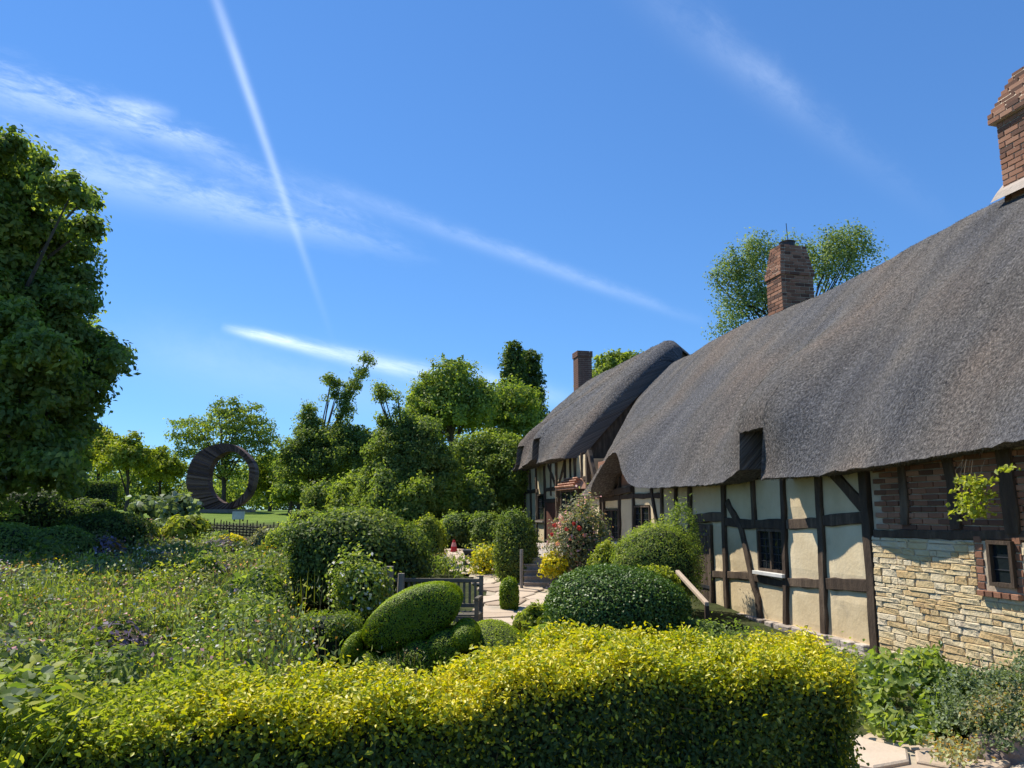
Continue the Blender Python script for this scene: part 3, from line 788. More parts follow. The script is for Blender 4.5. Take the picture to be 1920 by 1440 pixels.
# ---- long range: plaster panels between the timbers (photo columns at mid height)
zt = 2.06
def sx(px, py, n=NW): return wall(px, py, n)[0]
def zx(px, py, n=NW): return wall(px, py, n)[1]
cols = [1634, 1545, 1476, 1418, 1362, 1337]
sc_ = [sx(c, 1000) for c in cols]
z_mid = zx(1500, 978); z_low = zx(1500, 1088)
for i in range(len(cols)-1):
    a, b = sc_[i], sc_[i+1]
    if cols[i] == 1476:      # window bay
        panel(a, b, z_mid, zt); panel(a, b, .0, z_low)
        continue
    for z0, z1 in ((.0, z_low), (z_low, z_mid), (z_mid, zt)): panel(a, b, z0, z1)
a, b = sx(1337, 1000), sx(1297, 1000)
panel(a, b, z_mid, zt)
# bays seen between the door and the arched eave
for x0, x1 in ((1297,1271),(1271,1243),(1243,1220),(1189,1162),(1135,1128)):
    panel(sx(x0, 1000), sx(x1, 1000), 0, 2.12)
panel(sx(1220,1000), sx(1189,1000), zx(1200,947), 2.2); panel(sx(1220,1000), sx(1189,1000), 0, zx(1200,990))
panel(sx(1162,1000), sx(1135,1000), zx(1150,953), 2.0); panel(sx(1162,1000), sx(1135,1000), 0, zx(1150,1018))
panel(sx(1128,1000), 18.1, 0, 2.0)
# posts
post([(1619,858),(1626,950),(1637,1105),(1646,1232)], .16)
post([(1534,868),(1541,980),(1551,1210)], .13)
post([(1470,876),(1475,1000),(1478,1185)], .105)
post([(1413,890),(1417,985)], .10)
post([(1358,896),(1361,1000),(1367,1160)], .12)
post([(1296,905),(1298,1175)], .12)
post([(1335,985),(1338,1150)], .07)
post([(1270,905),(1272,1130)], .09); post([(1243,905),(1244,1110)], .09)
post([(1222,905),(1233,975),(1240,1010)], .10)
post([(1189,895),(1191,1080)], .10); post([(1164,895),(1164,1060)], .12); post([(1134,900),(1134,1060)], .12)
post([(1128,930),(1128,1060)], .08)
# rails
rail([(1297,972),(1360,969)], .17); rail([(1360,978),(1418,983),(1474,984)], .16); rail([(1479,984),(1540,981)], .16)
rail([(1546,976),(1628,970)], .16)
rail([(1338,1075),(1412,1080)], .13); rail([(1412,1082),(1474,1096)], .12); rail([(1480,1091),(1547,1095)], .14); rail([(1554,1094),(1638,1098)], .17)
rail([(1128,938),(1189,930),(1243,930)], .12); rail([(1128,1010),(1190,1015)], .10)
# braces
brace([(1366,940),(1379,966),(1392,990),(1404,1045),(1414,1090),(1423,1120),(1429,1170)], .115)
brace([(1549,870),(1583,908),(1622,950)], .14)
# tie beams and wall under the arched eave
mb = MB(); mb.hbox(14.0, 17.3, NW+.0, NW+.08, 2.0, 2.75); mb.build('arch_infill', MT['brick'], cot)
beam('timber_rail', [(1098,934),(1190,917)], .13, n=NW, out=.10); beam('timber_brace', [(1150,925),(1172,868)], .10, n=NW, out=.08); beam('timber_brace', [(1120,920),(1146,868)], .08, n=NW, out=.07)
# windows
window(1423, 1472, 992, 1072, 2, 5, 2, sillmat='white_paint', label='two-light leaded window in the middle of the lit plaster wall')
window(1190, 1220, 948, 989, 2, 3, 2, sill=False, label='small square window right of the arched eave')
window(1136, 1161, 955, 1014, 2, 4, 2, sillmat='white_paint', label='tall dark window below the arched eave')
# dark plank door of the long range
dr = empty('door', H(sx(1318,1060), NW, 0), parent=cot); dr['label'] = 'dark plank door behind the clipped bushes'
d0, d1 = sx(1334,1060), sx(1300,1060)
for i in range(5):
    g = MB(); q = (d1-d0)/5; g.hbox(d0+q*i+.004, d0+q*(i+1)-.004, NW-.01-random.uniform(0,.006), NW+.05, .02, z_mid-.08); g.build('plank', MT['timber'], dr)
g = MB()
for z in (.35, 1.2): g.hbox(d0+.02, d1-.02, NW-.03, NW-.012, z, z+.05)
g.build('hinge', MT['lead'], dr)
# plinth stones along the foot of the plaster wall
pl = empty('plinth', H(10, NW, 0), parent=cot)
s = 7.9; 
while s < 12.2:
    for r_, (zz, hh, nn_) in enumerate(((-.06,.12,.05),(.04,.09,.015))):
        ln = random.uniform(.16, .36)
        piece('plinth_stone', random.choice(PLN), s+ln/2+r_*.12, NW-nn_-random.uniform(0,.04), zz, ln, .16, hh, pl)
    s += random.uniform(.18,.32)
mb = MB(); mb.hbox(7.85, 12.3, NW-.03, NW+.05, -.2, .09); mb.build('mortar', MT['mortar'], pl)
# dormer faces inside the notches
def dormer(s0, s1, z0, z1, n):
    mb = MB(); mb.hbox(s0-.15, s1+.15, n, n+.1, z0, z1); o = mb.build('dormer_wall', MT['timber'], cot)
    w = empty('window', H((s0+s1)/2, n, z0+.2), parent=cot); w['label'] = 'dark dormer window deep in the thatch notch'
    g = MB()
    for i in range(2):
        a = s0+.06+(s1-s0-.12)*i/2; b = s0+.06+(s1-s0-.12)*(i+1)/2
        g.hbox(a, a+.03, n-.03, n, z0+.2, z1-.12); g.hbox(b-.03, b, n-.03, n, z0+.2, z1-.12)
    g.build('frame', MT['timber'], w)
    for i in range(2):
        for j in range(2):
            a = s0+.09+(s1-s0-.12)*i/2; b = s0+.03+(s1-s0-.12)*(i+1)/2; c = z0+.2+(z1-z0-.32)*j/2; d = z0+.19+(z1-z0-.32)*(j+1)/2
            g = MB(); g.hbox(a, b, n-.014, n-.002, c, d); g.build('pane', MT['glass'], w)
dormer(NOT0, NOT1, 2.0, 2.95, 6.45)
for a, b in N2: dormer(a, b, 2.8, 3.75, 6.45)

# ---- brick and stone bay at the near end
bw = empty('brick_wall', H(6.2, NW, 1.35), parent=cot)
s_l = sx(1640, 1000); z_b = zx(1700, 1004)   # top of stone
mb = MB(); mb.hbox(3.2, s_l, NW+.0, NW+.06, z_b+.05, 2.25); mb.build('mortar', MT['mortar'], bw)
bposts = [1702, 1790, 1896]
ps = [sx(p, 920) for p in bposts]
z = z_b+.09; row = 0; nb = 0; restb = MB()
while z < 2.16:
    s = s_l - .06 - (row % 2)*.11
    while s > 3.3:
        ln = .200*random.uniform(.9, 1.06)
        if s > 5.2: piece('brick', BR, s-ln/2, NW+.012-random.uniform(0,.008), z, ln, .06, .052, bw, ry=random.uniform(-.012,.012)); nb += 1
        else: restb.hbox(s-ln, s, NW-.018, NW+.03, z-.026, z+.026)
        s -= ln+.011
    z += .0635; row += 1
o = restb.build('bricks', MT['brick'], bw); o['kind'] = 'stuff'
post([(1692,846),(1702,985)], .13); post([(1773,832),(1790,905),(1800,992)], .15); post([(1882,815),(1906,1000)], .19)
rail([(1642,1001),(1740,1001),(1835,1003),(1935,1006)], .105)
stw = empty('stone_wall', H(6.2, NW, 0), parent=cot)
mb = MB(); mb.hbox(3.2, s_l+.03, NW-.027, NW+.06, -.2, z_b-.02); mb.build('mortar', MT['mortar'], stw)
wx0, wx1 = sx(1905, 1060), sx(1852, 1060); wz0 = zx(1880, 1108); wz1 = zx(1880, 1012)
z = -.02; ns = 0; rests = MB()
while z < z_b-.05:
    h = random.uniform(.042, .085); s = s_l + .02
    if z+h > z_b-.03: h = z_b-.03-z
    while s > 3.3:
        ln = random.choice((random.uniform(.09,.2), random.uniform(.18,.40)))
        c = s-ln/2
        if s < 5.25:
            rests.hbox(s-ln+.004, s-.004, NW-.035-random.uniform(0,.01), NW+.03, z+.004, z+h-.004); s -= ln; continue
        if not (z+h > wz0-.04 and z < wz1+.04 and c-ln/2 < wx1+.095 and c+ln/2 > wx0-.095):
            piece('stone', random.choice(STN), c, NW+.010-random.uniform(0,.010), z+h/2, ln-.008, .09, h-.007, stw, ry=random.uniform(-.02,.02)); ns += 1
        elif c+ln/2 > wx1+.095 and c-ln/2 < wx1+.095 and s-(wx1+.095) > .05:
            ln = s-(wx1+.095); piece('stone', random.choice(STN), s-ln/2, NW+.0, z+h/2, ln-.012, .09, h-.012, stw)
        s -= ln
    z += h
o = rests.build('stones', MT['stone'], stw); o['kind'] = 'stuff'
# brick jambs and sill of the small window
z = wz0; i = 0
while z < wz1-.02:
    for sg, c in ((1, wx1+.05), (-1, wx0-.05)):
        piece('brick', BR, c+sg*(.0 if i % 2 else .012), NW+.006, z+.032, .09, .09, .060, bw)
    z += .072; i += 1
for k in range(5):
    q = (wx1-wx0+.16)/5; piece('brick', BR, wx0-.08+q*(k+.5), NW-.03, wz0-.035, q-.01, .11, .05, bw)
window(1856, 1903, 1014, 1100, 1, 3, 1, n=NW-.05, sill=False, label='small dark window set in the stone wall at the right edge')


# ---- far wing front (upper storey framing)
zt2 = 3.0
cw = [1104, 1081, 1062, 1046, 1024, 1008, 997, 986]
s2 = [sx(c, 950) for c in cw]
for i in range(len(cw)-1):
    a, b = s2[i], s2[i+1]; zA = zx(cw[i], 962); zB = zx(cw[i], 912)
    if cw[i] == 1046:    # door bay
        panel(a, b, zx(1035,938), zt2); continue
    if cw[i] in (1081, 1062): panel(a, b, .3, zx(1066,962)); panel(a, b, zx(1066,918), zt2); continue
    if cw[i] == 1024: panel(a, b, .3, zx(1015,977)); panel(a, b, zx(1015,926), zt2); continue
    panel(a, b, .3, zA); panel(a, b, zA, zB); panel(a, b, zB, zt2)
for i, c in enumerate(cw): post([(c-2, 850+ (1104-c)*.3),(c, 960),(c, 1040)], .11 if i else .14)
post([(1071,855),(1072,905)], .08); post([(1092,850),(1094,905)], .07); post([(1034,868),(1035,930)], .07)
for seg in ([(1104,897),(1078,900)], [(1062,914),(1024,919)], [(1010,920),(986,923)], [(1104,962),(1083,963)], [(1022,977),(986,979)], [(1048,938),(1024,940)]): rail(seg, .13)
brace([(1029,872),(1044,912)], .09); brace([(1060,868),(1048,912)], .09); brace([(1104,846),(1118,905)], .12)
# oriel with a little tiled hood
NO = NW-.26; so0, so1 = sx(1081, 940, NO), sx(1051, 940, NO); zo0, zo1 = zx(1066, 961, NO), zx(1066, 922, NO)
w = empty('oriel_window', H((so0+so1)/2, NW, zo0), parent=cot); w['label'] = 'projecting bay window under a small red tiled hood'
mb = MB(); n0 = NO; t = .05
for a in (so0, so1-t): mb.hbox(a, a+t, n0, NW, zo0, zo1)
for a, b in ((zo0-.06, zo0), (zo1-.0, zo1+.06)): mb.hbox(so0, so1, n0, NW, a, b)
for k in (1, 2): s = lerp(so0, so1, k/3); mb.hbox(s-.02, s+.02, n0, n0+.05, zo0, zo1)
mb.build('frame', MT['timber'], w)
for k in range(3):
    for j in range(2):
        g = MB(); a = lerp(so0+.05, so1-.05, k/3); b = lerp(so0+.05, so1-.05, (k+1)/3); c = lerp(zo0, zo1, j/2); d = lerp(zo0, zo1, (j+1)/2)
        g.hbox(a+.02, b-.02, n0+.012, n0+.03, c+.01, d-.01); g.build('pane', MT['glass'], w)
for sd_, s in ((0, so0), (1, so1)):
    g = MB(); g.hbox(s+.01, s+.03 if not sd_ else s-.01, n0+.05, NW, zo0, zo1) if not sd_ else g.hbox(s-.03, s-.01, n0+.05, NW, zo0, zo1); g.build('pane', MT['glass'], w)
g = MB(); g.hbox(so0-.05, so1+.05, n0-.05, NW, zo0-.12, zo0-.062); g.build('sill', MT['timber_grey'], w)
mb = MB(); hz = zo1+.06
mb.hexa([H(so0-.1,n0-.1,hz),H(so0-.1,NW,hz),H(so1+.1,NW,hz),H(so1+.1,n0-.1,hz),H(so0+.2,NW-.06,hz+.26),H(so0+.2,NW,hz+.26),H(so1-.2,NW,hz+.26),H(so1-.2,NW-.06,hz+.26)])
mb.build('hood', MT['tile'], w)
for r_ in range(4):
    f_ = r_/4; a = lerp(so0-.12, so0+.18, f_); b = lerp(so1+.12, so1-.18, f_); k = max(3, int((b-a)/.19))
    for i in range(k):
        o = piece('tile', TL, lerp(a, b, (i+.5)/k), lerp(n0-.08, NW-.10, f_+.1), hz+.045+.26*f_, (b-a)/k-.008, .16, .03, w)
        o.rotation_euler.x = math.atan2(.26, .42)
window(1009, 1022, 927, 976, 1, 4, 2, sill=True, label='narrow window left of the brown front door')
window(1084, 1101, 898, 902, 1, 1, 1, sill=False) if False else None
# front door: brown planks
dr = empty('door', H(sx(1035,980), NW, .6), parent=cot); dr['label'] = 'red-brown plank front door of the far wing'
a, b = sx(1045, 980), sx(1026, 980); zd0, zd1 = zx(1035,1028), zx(1035,940)
for i in range(4):
    g = MB(); q = (b-a)/4; g.hbox(a+q*i+.005, a+q*(i+1)-.005, NW-.02, NW+.05, zd0, zd1); g.build('plank', MT['door'], dr)
g = MB(); g.hbox(a+.06, a+.12, NW-.05, NW-.021, lerp(zd0,zd1,.5), lerp(zd0,zd1,.5)+.04); g.build('handle', MT['lead'], dr)

# ---- chimneys
def chimney(s0, s1, n0, n1, zb, prof, label, course=.075, pieces=True):
    """prof: list (z, inset/outset) giving the stack outline; bricks course by course"""
    ch = empty('chimney', H((s0+s1)/2, (n0+n1)/2, zb), parent=cot); ch['label'] = label
    def ins(z):
        for i in range(len(prof)-1):
            if prof[i][0] <= z <= prof[i+1][0]: return lerp(prof[i][1], prof[i+1][1], (z-prof[i][0])/(prof[i+1][0]-prof[i][0]+1e-9))
        return prof[-1][1]
    zt_ = prof[-1][0]; mb = MB(); g = .012
    for i in range(len(prof)-1):
        (za, ia), (zc, ic) = prof[i], prof[i+1]
        if zc-za < .002: continue
        ia += g; ic += g
        mb.hexa([H(s0+ia,n0+ia,za),H(s0+ia,n1-ia,za),H(s1-ia,n1-ia,za),H(s1-ia,n0+ia,za),H(s0+ic,n0+ic,zc),H(s0+ic,n1-ic,zc),H(s1-ic,n1-ic,zc),H(s1-ic,n0+ic,zc)])
    mb.build('mortar', MT['mortar'], ch)
    z = prof[0][0]; row = 0; J = MB()
    while z < zt_-.03:
        i_ = ins(z+course/2); a0, a1, b0, b1 = s0+i_, s1-i_, n0+i_, n1-i_
        ks_ = max(1, round((a1-a0)/.225)); kn = max(1, round((b1-b0-.1)/.225)); ln = (a1-a0)/ks_; lw = (b1-b0-.1)/kn
        for face in (b0+.05, b1-.05):
            offs = 0 if row % 2 == 0 else ln/2
            for q in range(ks_ + (1 if offs else 0)):
                x0 = max(a0, a0+ln*q-offs); x1 = min(a1, a0+ln*(q+1)-offs)
                if x1-x0 < .03: continue
                if pieces: piece('brick', BR, (x0+x1)/2, face+random.uniform(-.004,.004), z+course/2, x1-x0-.010, .10, course-.011, ch)
                else: J.hbox(x0+.005, x1-.005, face-.05, face+.05, z+.006, z+course-.006)
        for face in (a0+.05, a1-.05):
            offs = lw/2 if row % 2 == 0 else 0
            for q in range(kn + (1 if offs else 0)):
                x0 = max(b0+.1, b0+.1-offs+lw*q); x1 = min(b1-.1+.05, b0+.1-offs+lw*(q+1)); x1 = min(x1, b1-.10)
                if x1-x0 < .03: continue
                if pieces: piece('brick', BR, face+random.uniform(-.004,.004), (x0+x1)/2, z+course/2, .10, x1-x0-.010, course-.011, ch)
                else: J.hbox(face-.05, face+.05, x0+.005, x1-.005, z+.006, z+course-.006)
        z += course; row += 1
    if not pieces:
        o = J.build('brick_courses', MT['brick_dark'], ch); o['kind'] = 'stuff'
    return ch
c1 = chimney(7.12, 8.02, 8.62, 9.5, 5.4, [(5.45,0),(6.80,0),(6.801,-.07),(6.90,-.07),(7.45,.17)], 'brick chimney cut by the right edge of the picture')
mb = MB(); mb.hexa([H(7.0,8.5,5.70),H(7.0,8.75,5.95),H(8.12,8.75,5.95),H(8.12,8.5,5.70),H(7.05,8.56,5.82),H(7.05,8.75,6.02),H(8.07,8.75,6.02),H(8.07,8.56,5.82)]); mb.build('flashing', MT['plinth'], c1)
c2 = chimney(13.42, 13.98, 8.72, 9.46, 5.2, [(5.3,0),(6.36,0),(6.361,-.025),(6.43,-.025),(6.72,.03),(7.02,.075)], 'stubby brick chimney with sloping shoulders and a dark pot')
mb = MB(); cz = 7.02
ctr = H(13.70, 9.09, 0)
mb.tube([ctr+Vector((0,0,cz-.02)), ctr+Vector((0,0,cz+.03)), ctr+Vector((0,0,cz+.10)), ctr+Vector((0,0,cz+.13)), ctr+Vector((0,0,cz+.16))], [.17,.15,.15,.17,.10], 14); mb.build('chimney_pot', MT['lead'], c2, smooth=False)
mb = MB(); mb.tube([ctr+Vector((.02,0,cz)), ctr+Vector((.0,0,cz+.55))], .008, 5); mb.build('rod', MT['lead'], c2)
c3 = chimney(27.3, 27.9, 8.9, 9.45, 5.4, [(5.0,0),(7.42,0),(7.421,-.03),(7.60,-.03)], 'thin dark brick chimney at the far roof end', pieces=False)

# ------------------------------------------------------------------ brick ring sculpture
rc = at(418, 895, 38.0); R0 = 127/F*38/2
ringo = empty('ring_sculpture', Vector((rc.x, 38, gz(0,38))), 'dark crescent-shaped ring sculpture standing on the lawn in front of a tree', 'sculpture')
ringo.rotation_euler = (0, 0, 0)
K = 88
for k in range(K):
    a0 = 2*math.pi*k/K; a1 = 2*math.pi*(k+.99)/K
    ec = .30; ri = R0*.725
    def P(a, inner, y):
        if inner: x = R0*.23 + math.cos(a)*R0*.60; z = math.sin(a)*R0*.74 
        else: x = math.cos(a)*R0*1.0; z = math.sin(a)*R0*.98
        jt = (1+.012*math.sin(k*12.9898)) 
        return Vector((rc.x + x*jt, 38+y, rc.z + z*jt))
    tw = .10
    y0 = -.32 - .03*math.sin(k*3.7); y1 = .30
    mb = MB(); mb.hexa([P(a0,0,y0),P(a0,0,y1),P(a0+tw,1,y1),P(a0+tw,1,y0),P(a1,0,y0),P(a1,0,y1),P(a1+tw,1,y1),P(a1+tw,1,y0)])
    mb.build('slate_slab', MT['slate'], ringo)
mb = MB(); mb.box(rc.x-1.2, rc.x+1.5, 37.4, 38.6, gz(0,38)-.1, gz(0,38)+.10); mb.build('base', MT['plinth'], ringo)
# little notice board by the ring
p = at(447, 966, 31.6); sg = empty('notice_board', (p.x, 31.6, gz(0,31.6)), 'small pale notice board on the ground in front of the ring sculpture', 'sign')
mb = MB(); mb.hexa([(p.x-.22,31.5,p.z-.17),(p.x+.25,31.5,p.z-.17),(p.x+.25,31.56,p.z-.17),(p.x-.22,31.56,p.z-.17),(p.x-.25,31.6,p.z+.15),(p.x+.25,31.6,p.z+.15),(p.x+.25,31.66,p.z+.15),(p.x-.25,31.66,p.z+.15)]); mb.build('board', MT['white_paint'], sg)
mb = MB(); mb.box(p.x-.2, p.x-.15, 31.62, 31.67, gz(0,31.6)-.1, p.z); mb.box(p.x+.15, p.x+.2, 31.62, 31.67, gz(0,31.6)-.1, p.z); mb.build('legs', MT['timber'], sg)

# ------------------------------------------------------------------ TREES
_r = random.Random(4)
LB = [(-60,480,170,170,1,1.0),(-80,680,230,230,1,1.0),(0,820,150,130,1,1.0),(60,900,100,60,0,1.0)]
for (x, y, r_) in ((10,285,42),(60,330,46),(110,370,46),(150,385,38),(160,430,34),(140,480,38),(120,530,46),(135,575,40),(120,620,44),(150,650,40),(200,668,34),(225,680,22),(185,710,32),(165,755,40),(140,800,38),(110,840,42),(95,880,36),(-30,300,50),(20,380,60),(70,440,58),(10,500,62),(60,560,60),(0,620,66),(70,660,60),(30,720,66),(90,740,52),(20,800,60),(60,860,50),(0,890,60),(-40,420,70),(-40,560,70),(-60,760,80)):
    LB.append((x+_r.uniform(-6,6), y+_r.uniform(-8,8), r_, r_*_r.uniform(.75,1.0), _r.uniform(-3.4,-.6) if x < 120 else _r.uniform(-1.5,.8), 1.5))
tree('large_tree', 'huge dark leafy tree filling the left edge of the picture', 20, (-60,-60,500), LB, 120000, .165, MT['green_mid'], .34, tr=.26, lim=40)
for i, (x, yt, w, h, Y, lab) in enumerate(((140,850,34,40,44,'low pale apple tree just right of the huge dark tree'),(185,835,42,44,46,'low apple tree, second right of the huge dark tree'),(240,850,48,44,43,'broad yellow-green apple tree behind the flat hedge'),(300,870,40,38,47,'small apple tree left of the ring sculpture'))):
    tree('apple_tree', lab, Y, (x, x+3, yt+10), [(x,yt+14,w,h*.8),(x-14,yt+2,w*.5,h*.5,.5),(x+16,yt+8,w*.5,h*.5,-.5),(x+6,yt-14,w*.3,h*.5)], 9000, .19, MT['green_yellow'], .42, group='low apple trees in the orchard', tr=.10)
tree('cherry_tree', 'spreading sparse tree rising behind the ring sculpture', 42, (421, 418, 800),
     [(420,810,62,36),(360,800,40,14),(345,822,36,16),(470,800,44,26),(495,830,28,30),(430,780,40,26),(410,765,10,26),(440,760,16,16),(470,768,22,12),(385,850,50,32),(455,850,50,34),(430,890,34,26),(340,850,18,20),(500,870,22,30)],
     13000, .145, MT['green_fresh'], .34, tr=.13, flat=.4, lim=34)
tree('apple_tree', 'low bright apple tree immediately right of the ring sculpture', 44, (508, 510, 900), [(510,895,34,38),(535,915,30,26),(490,915,20,24)], 6000, .2, MT['green_yellow'], .4, group='low apple trees in the orchard', tr=.1)
tree('pear_tree', 'broad dark green tree with leafy upright shoots right of the ring', 29, (583, 600, 850),
     [(600,868,68,60,0,1.3),(560,880,40,44),(650,860,54,56),(685,850,40,46),(620,830,50,30),(580,800,22,30),(580,775,12,22),(640,815,26,22),(645,775,14,30),(650,745,9,24),(632,725,12,12),(618,710,12,9),(665,722,10,18),(676,700,9,14),(690,678,11,12),(622,745,12,8),(570,850,40,20)],
     56000, .098, MT['green_mid'], .30, tr=.13, lim=34, inner=.4)
tree('pear_tree', 'dense tree with two thin leafy shoots on its top, left of the round willow', 24, (770, 760, 850),
     [(745,880,58,70,0,1.3),(790,860,48,66),(735,830,30,34),(765,810,34,30),(718,790,10,26),(716,745,12,20),(712,728,7,10),(745,745,6,9),(742,775,5,16),(770,920,70,46),(820,900,40,60),(700,920,30,40),(800,810,22,24)],
     60000, .086, MT['green_mid'], .27, tr=.13, lim=30, inner=.4)
tree('willow_tree', 'tall round pale green willow in the middle distance', 60, (850, 848, 760),
     [(845,730,58,56),(845,780,78,60),(800,790,44,56),(895,770,34,54),(800,740,30,30),(775,790,20,30)], 26000, .26, MT['green_fresh'], .8, tr=.35, lim=20)
tree('round_tree', 'lower round pale tree in front of the dark poplars', 64, (950, 950, 800), [(955,765,56,48),(925,790,40,50),(985,795,34,50),(950,840,60,40)], 16000, .27, MT['green_fresh'], .8, tr=.3)
tree('poplar_tree', 'taller of the two dark narrow poplars by the thatch, on the left', 78, (962, 962, 680), [(962,672,17,32),(962,715,24,48),(965,770,28,60)], 9000, .34, MT['green_dark'], .6, group='dark poplars', tr=.3, lim=12)
tree('poplar_tree', 'right one of the two dark narrow poplars, almost touching the far roof', 80, (995, 995, 690), [(993,682,17,30),(996,730,22,50),(998,780,24,56)], 8000, .34, MT['green_dark'], .6, group='dark poplars', tr=.3, lim=12)
tree('fruit_tree', 'bright yellow-green tree beside the far end of the cottage', 25.5, (930, 925, 860),
     [(900,880,50,50,0,1.2),(950,890,50,62),(880,930,50,50),(940,850,36,30),(870,850,26,28),(975,870,30,50,1),(960,940,40,44),(905,830,20,20)], 50000, .092, MT['green_fresh'], .30, tr=.12, lim=24, inner=.4)
tree('birch_tree', 'airy drooping tree behind the cottage roof around the stubby chimney', 31, (1500, 1490, 520),
     [(1400,505,58,52),(1372,515,34,36),(1385,570,46,34),(1370,610,36,24),(1440,470,40,30),(1490,470,36,30),(1565,465,56,40),(1610,470,42,36),(1590,440,40,16),(1550,500,60,40),(1430,560,50,60),(1335,512,12,6),(1420,450,30,16)],
     17000, .115, MT['green_blue'], .34, tr=.16, lim=34, drop=.7, flat=1.1, inner=.3)
tree('rounded_tree', 'tree top showing just above the far thatched roof', 44, (1150, 1150, 700), [(1150,690,34,28),(1120,705,24,20),(1180,672,16,14),(1150,740,60,40)], 9000, .2, MT['green_fresh'], .5, tr=.2)
for i, (x, yt, w, h, Y, lb_) in enumerate(((560,868,36,44,48,'low tree left of the broad dark pear tree'),(640,850,40,50,46,'low tree behind the trunk of the broad dark pear tree'),(700,838,40,60,44,'rounded tree between the two pear trees'),(770,850,46,60,46,'rounded tree behind the dense pear tree'),(830,860,40,60,42,'bushy tree under the round willow'),(545,905,24,30,36,'smallest apple tree right of the ring'))):
    tree('apple_tree', lb_, Y, (x, x+3, yt+20), [(x,yt+h*.6,w,h*.75),(x-16,yt+h*.8,w*.6,h*.55,.5),(x+18,yt+h*.9,w*.6,h*.6,-.5),(x+4,yt+8,w*.5,h*.4)], 9500, .19, MT[('green_yellow','green_mid','green_fresh')[i % 3]], .40, group='low apple trees in the orchard', tr=.10)
for i, (x0, x1, yt, Y, lb_, m_) in enumerate(((575,640,905,27,'loose green bush under the left pear tree','green_mid'),(625,700,890,26,'mixed bush under the left pear tree, right side','green_fresh'),(690,760,885,23,'leafy bush under the dense pear tree, left side','green_mid'),(745,815,900,22.5,'leafy bush under the dense pear tree, right side','green_fresh'),(805,870,905,23.5,'yellowish bush left of the bright tree by the cottage','green_yellow'),(860,930,900,24,'dark bush under the bright tree by the cottage','green_mid'))):
    pxbush('understory_bush', lb_, 'bush', x0, x1, yt, 1000, 5200, .12, MT[m_], Y=Y, amp=.28, wild=.3, spread=.12, seed=90+i, core=.75)
# distant wood along the horizon
f = FM(); P = []; 
bl = []
for x in np.arange(-260, 1240, 26):
    top = 893 + 18*math.sin(x*.021) + random.uniform(-16, 12) ; c = at(float(x)+random.uniform(-8,8), top+34, 88+random.uniform(-6,6)); bl.append((tuple(c), (2.6,2.2,3.0))); bl.append(((c.x+1, c.y+3, 2.4), (2.6,2,1.8)))
Pn = crown_pts(bl, 70000, .9); f.leaves(Pn[0], Pn[1], .42, .28); o = f.build('distant_wood', [MT['green_mid']]); tag(o, 'far wood closing the view behind the orchard', 'wood', kind='stuff')

# ------------------------------------------------------------------ hedges and shrubs, far to near
def boxhedge(name, label, p0, p1, h, w, n, leaf, m, amp=.03):
    """clipped hedge between two ground points"""
    p0 = Vector(p0); p1 = Vector(p1); d = (p1-p0); L = d.length; d.normalize(); q = Vector((-d.y, d.x, 0))
    f = FM(); k = n
    a = rng.random(k)*L; fc = rng.choice(4, k, p=[.4,.3,.2,.1]); u = rng.random(k)
    sy = np.where(fc == 0, (u-.5)*w, np.where(fc == 1, -w/2, np.where(fc == 2, w/2, (u-.5)*w)))
    sz = np.where(fc == 0, h, np.where(fc == 3, rng.random(k)*h, u*h)); a = np.where(fc == 3, np.where(rng.random(k) < .5, 0, L), a)
    nr = np.zeros((k,3)); dd = np.array(d); qq = np.array(q)
    nr += (fc == 0)[:, None]*np.array([0,0,1.]); nr -= (fc == 1)[:, None]*qq; nr += (fc == 2)[:, None]*qq; nr += (fc == 3)[:, None]*(np.where(a > 0, 1, -1)[:, None]*dd)
    P = np.array(p0) + a[:, None]*dd + sy[:, None]*qq; P[:, 2] = gzv(P[:,0], P[:,1]) + sz; P += nr*rng.normal(0, amp, (k,1))
    f.leaves(P, nr+rng.normal(size=(k,3))*.5, leaf, leaf*.6)
    o = f.build(name, [m, MT['core']])
    mb = MB(); i_ = .07; A = p0+d*i_; B = p1-d*i_; e_ = q*(w/2-i_)
    vs = [A-e_, B-e_, B+e_, A+e_]; zz = [gz(v.x, v.y) for v in vs]
    me = o.data
    o2 = MB(); o2.hexa([Vector((v.x,v.y,z_-.05)) for v, z_ in zip(vs, zz)] + [Vector((v.x,v.y,z_+h-i_)) for v, z_ in zip(vs, zz)])
    # join the core in the same mesh
    import bmesh
    bm = bmesh.new(); bm.from_mesh(me); vv = [bm.verts.new(v) for v in o2.v]
    for fc_ in o2.f:
        nf = bm.faces.new([vv[i] for i in fc_]); nf.material_index = 1
    bm.to_mesh(me); bm.free()
    return tag(o, label, 'hedge')
a = at(98, 935, 31); b = at(205, 938, 31)
boxhedge('clipped_hedge', 'flat-topped dark clipped hedge in front of the apple trees at left', (a.x, 31, 0), (b.x, 31.5, 0), at(150,905,31).z-gz(0,31), .9, 5000, .09, MT['green_dark'])
# pale gravel strip behind the beds
mb = MB(); p = [G(205,968), G(262,972), G(262,950), G(205,947)]; mb.quad([v+Vector((0,0,.01)) for v in p]); tag(mb.build('gravel_path', MT['joint']), kind='structure')

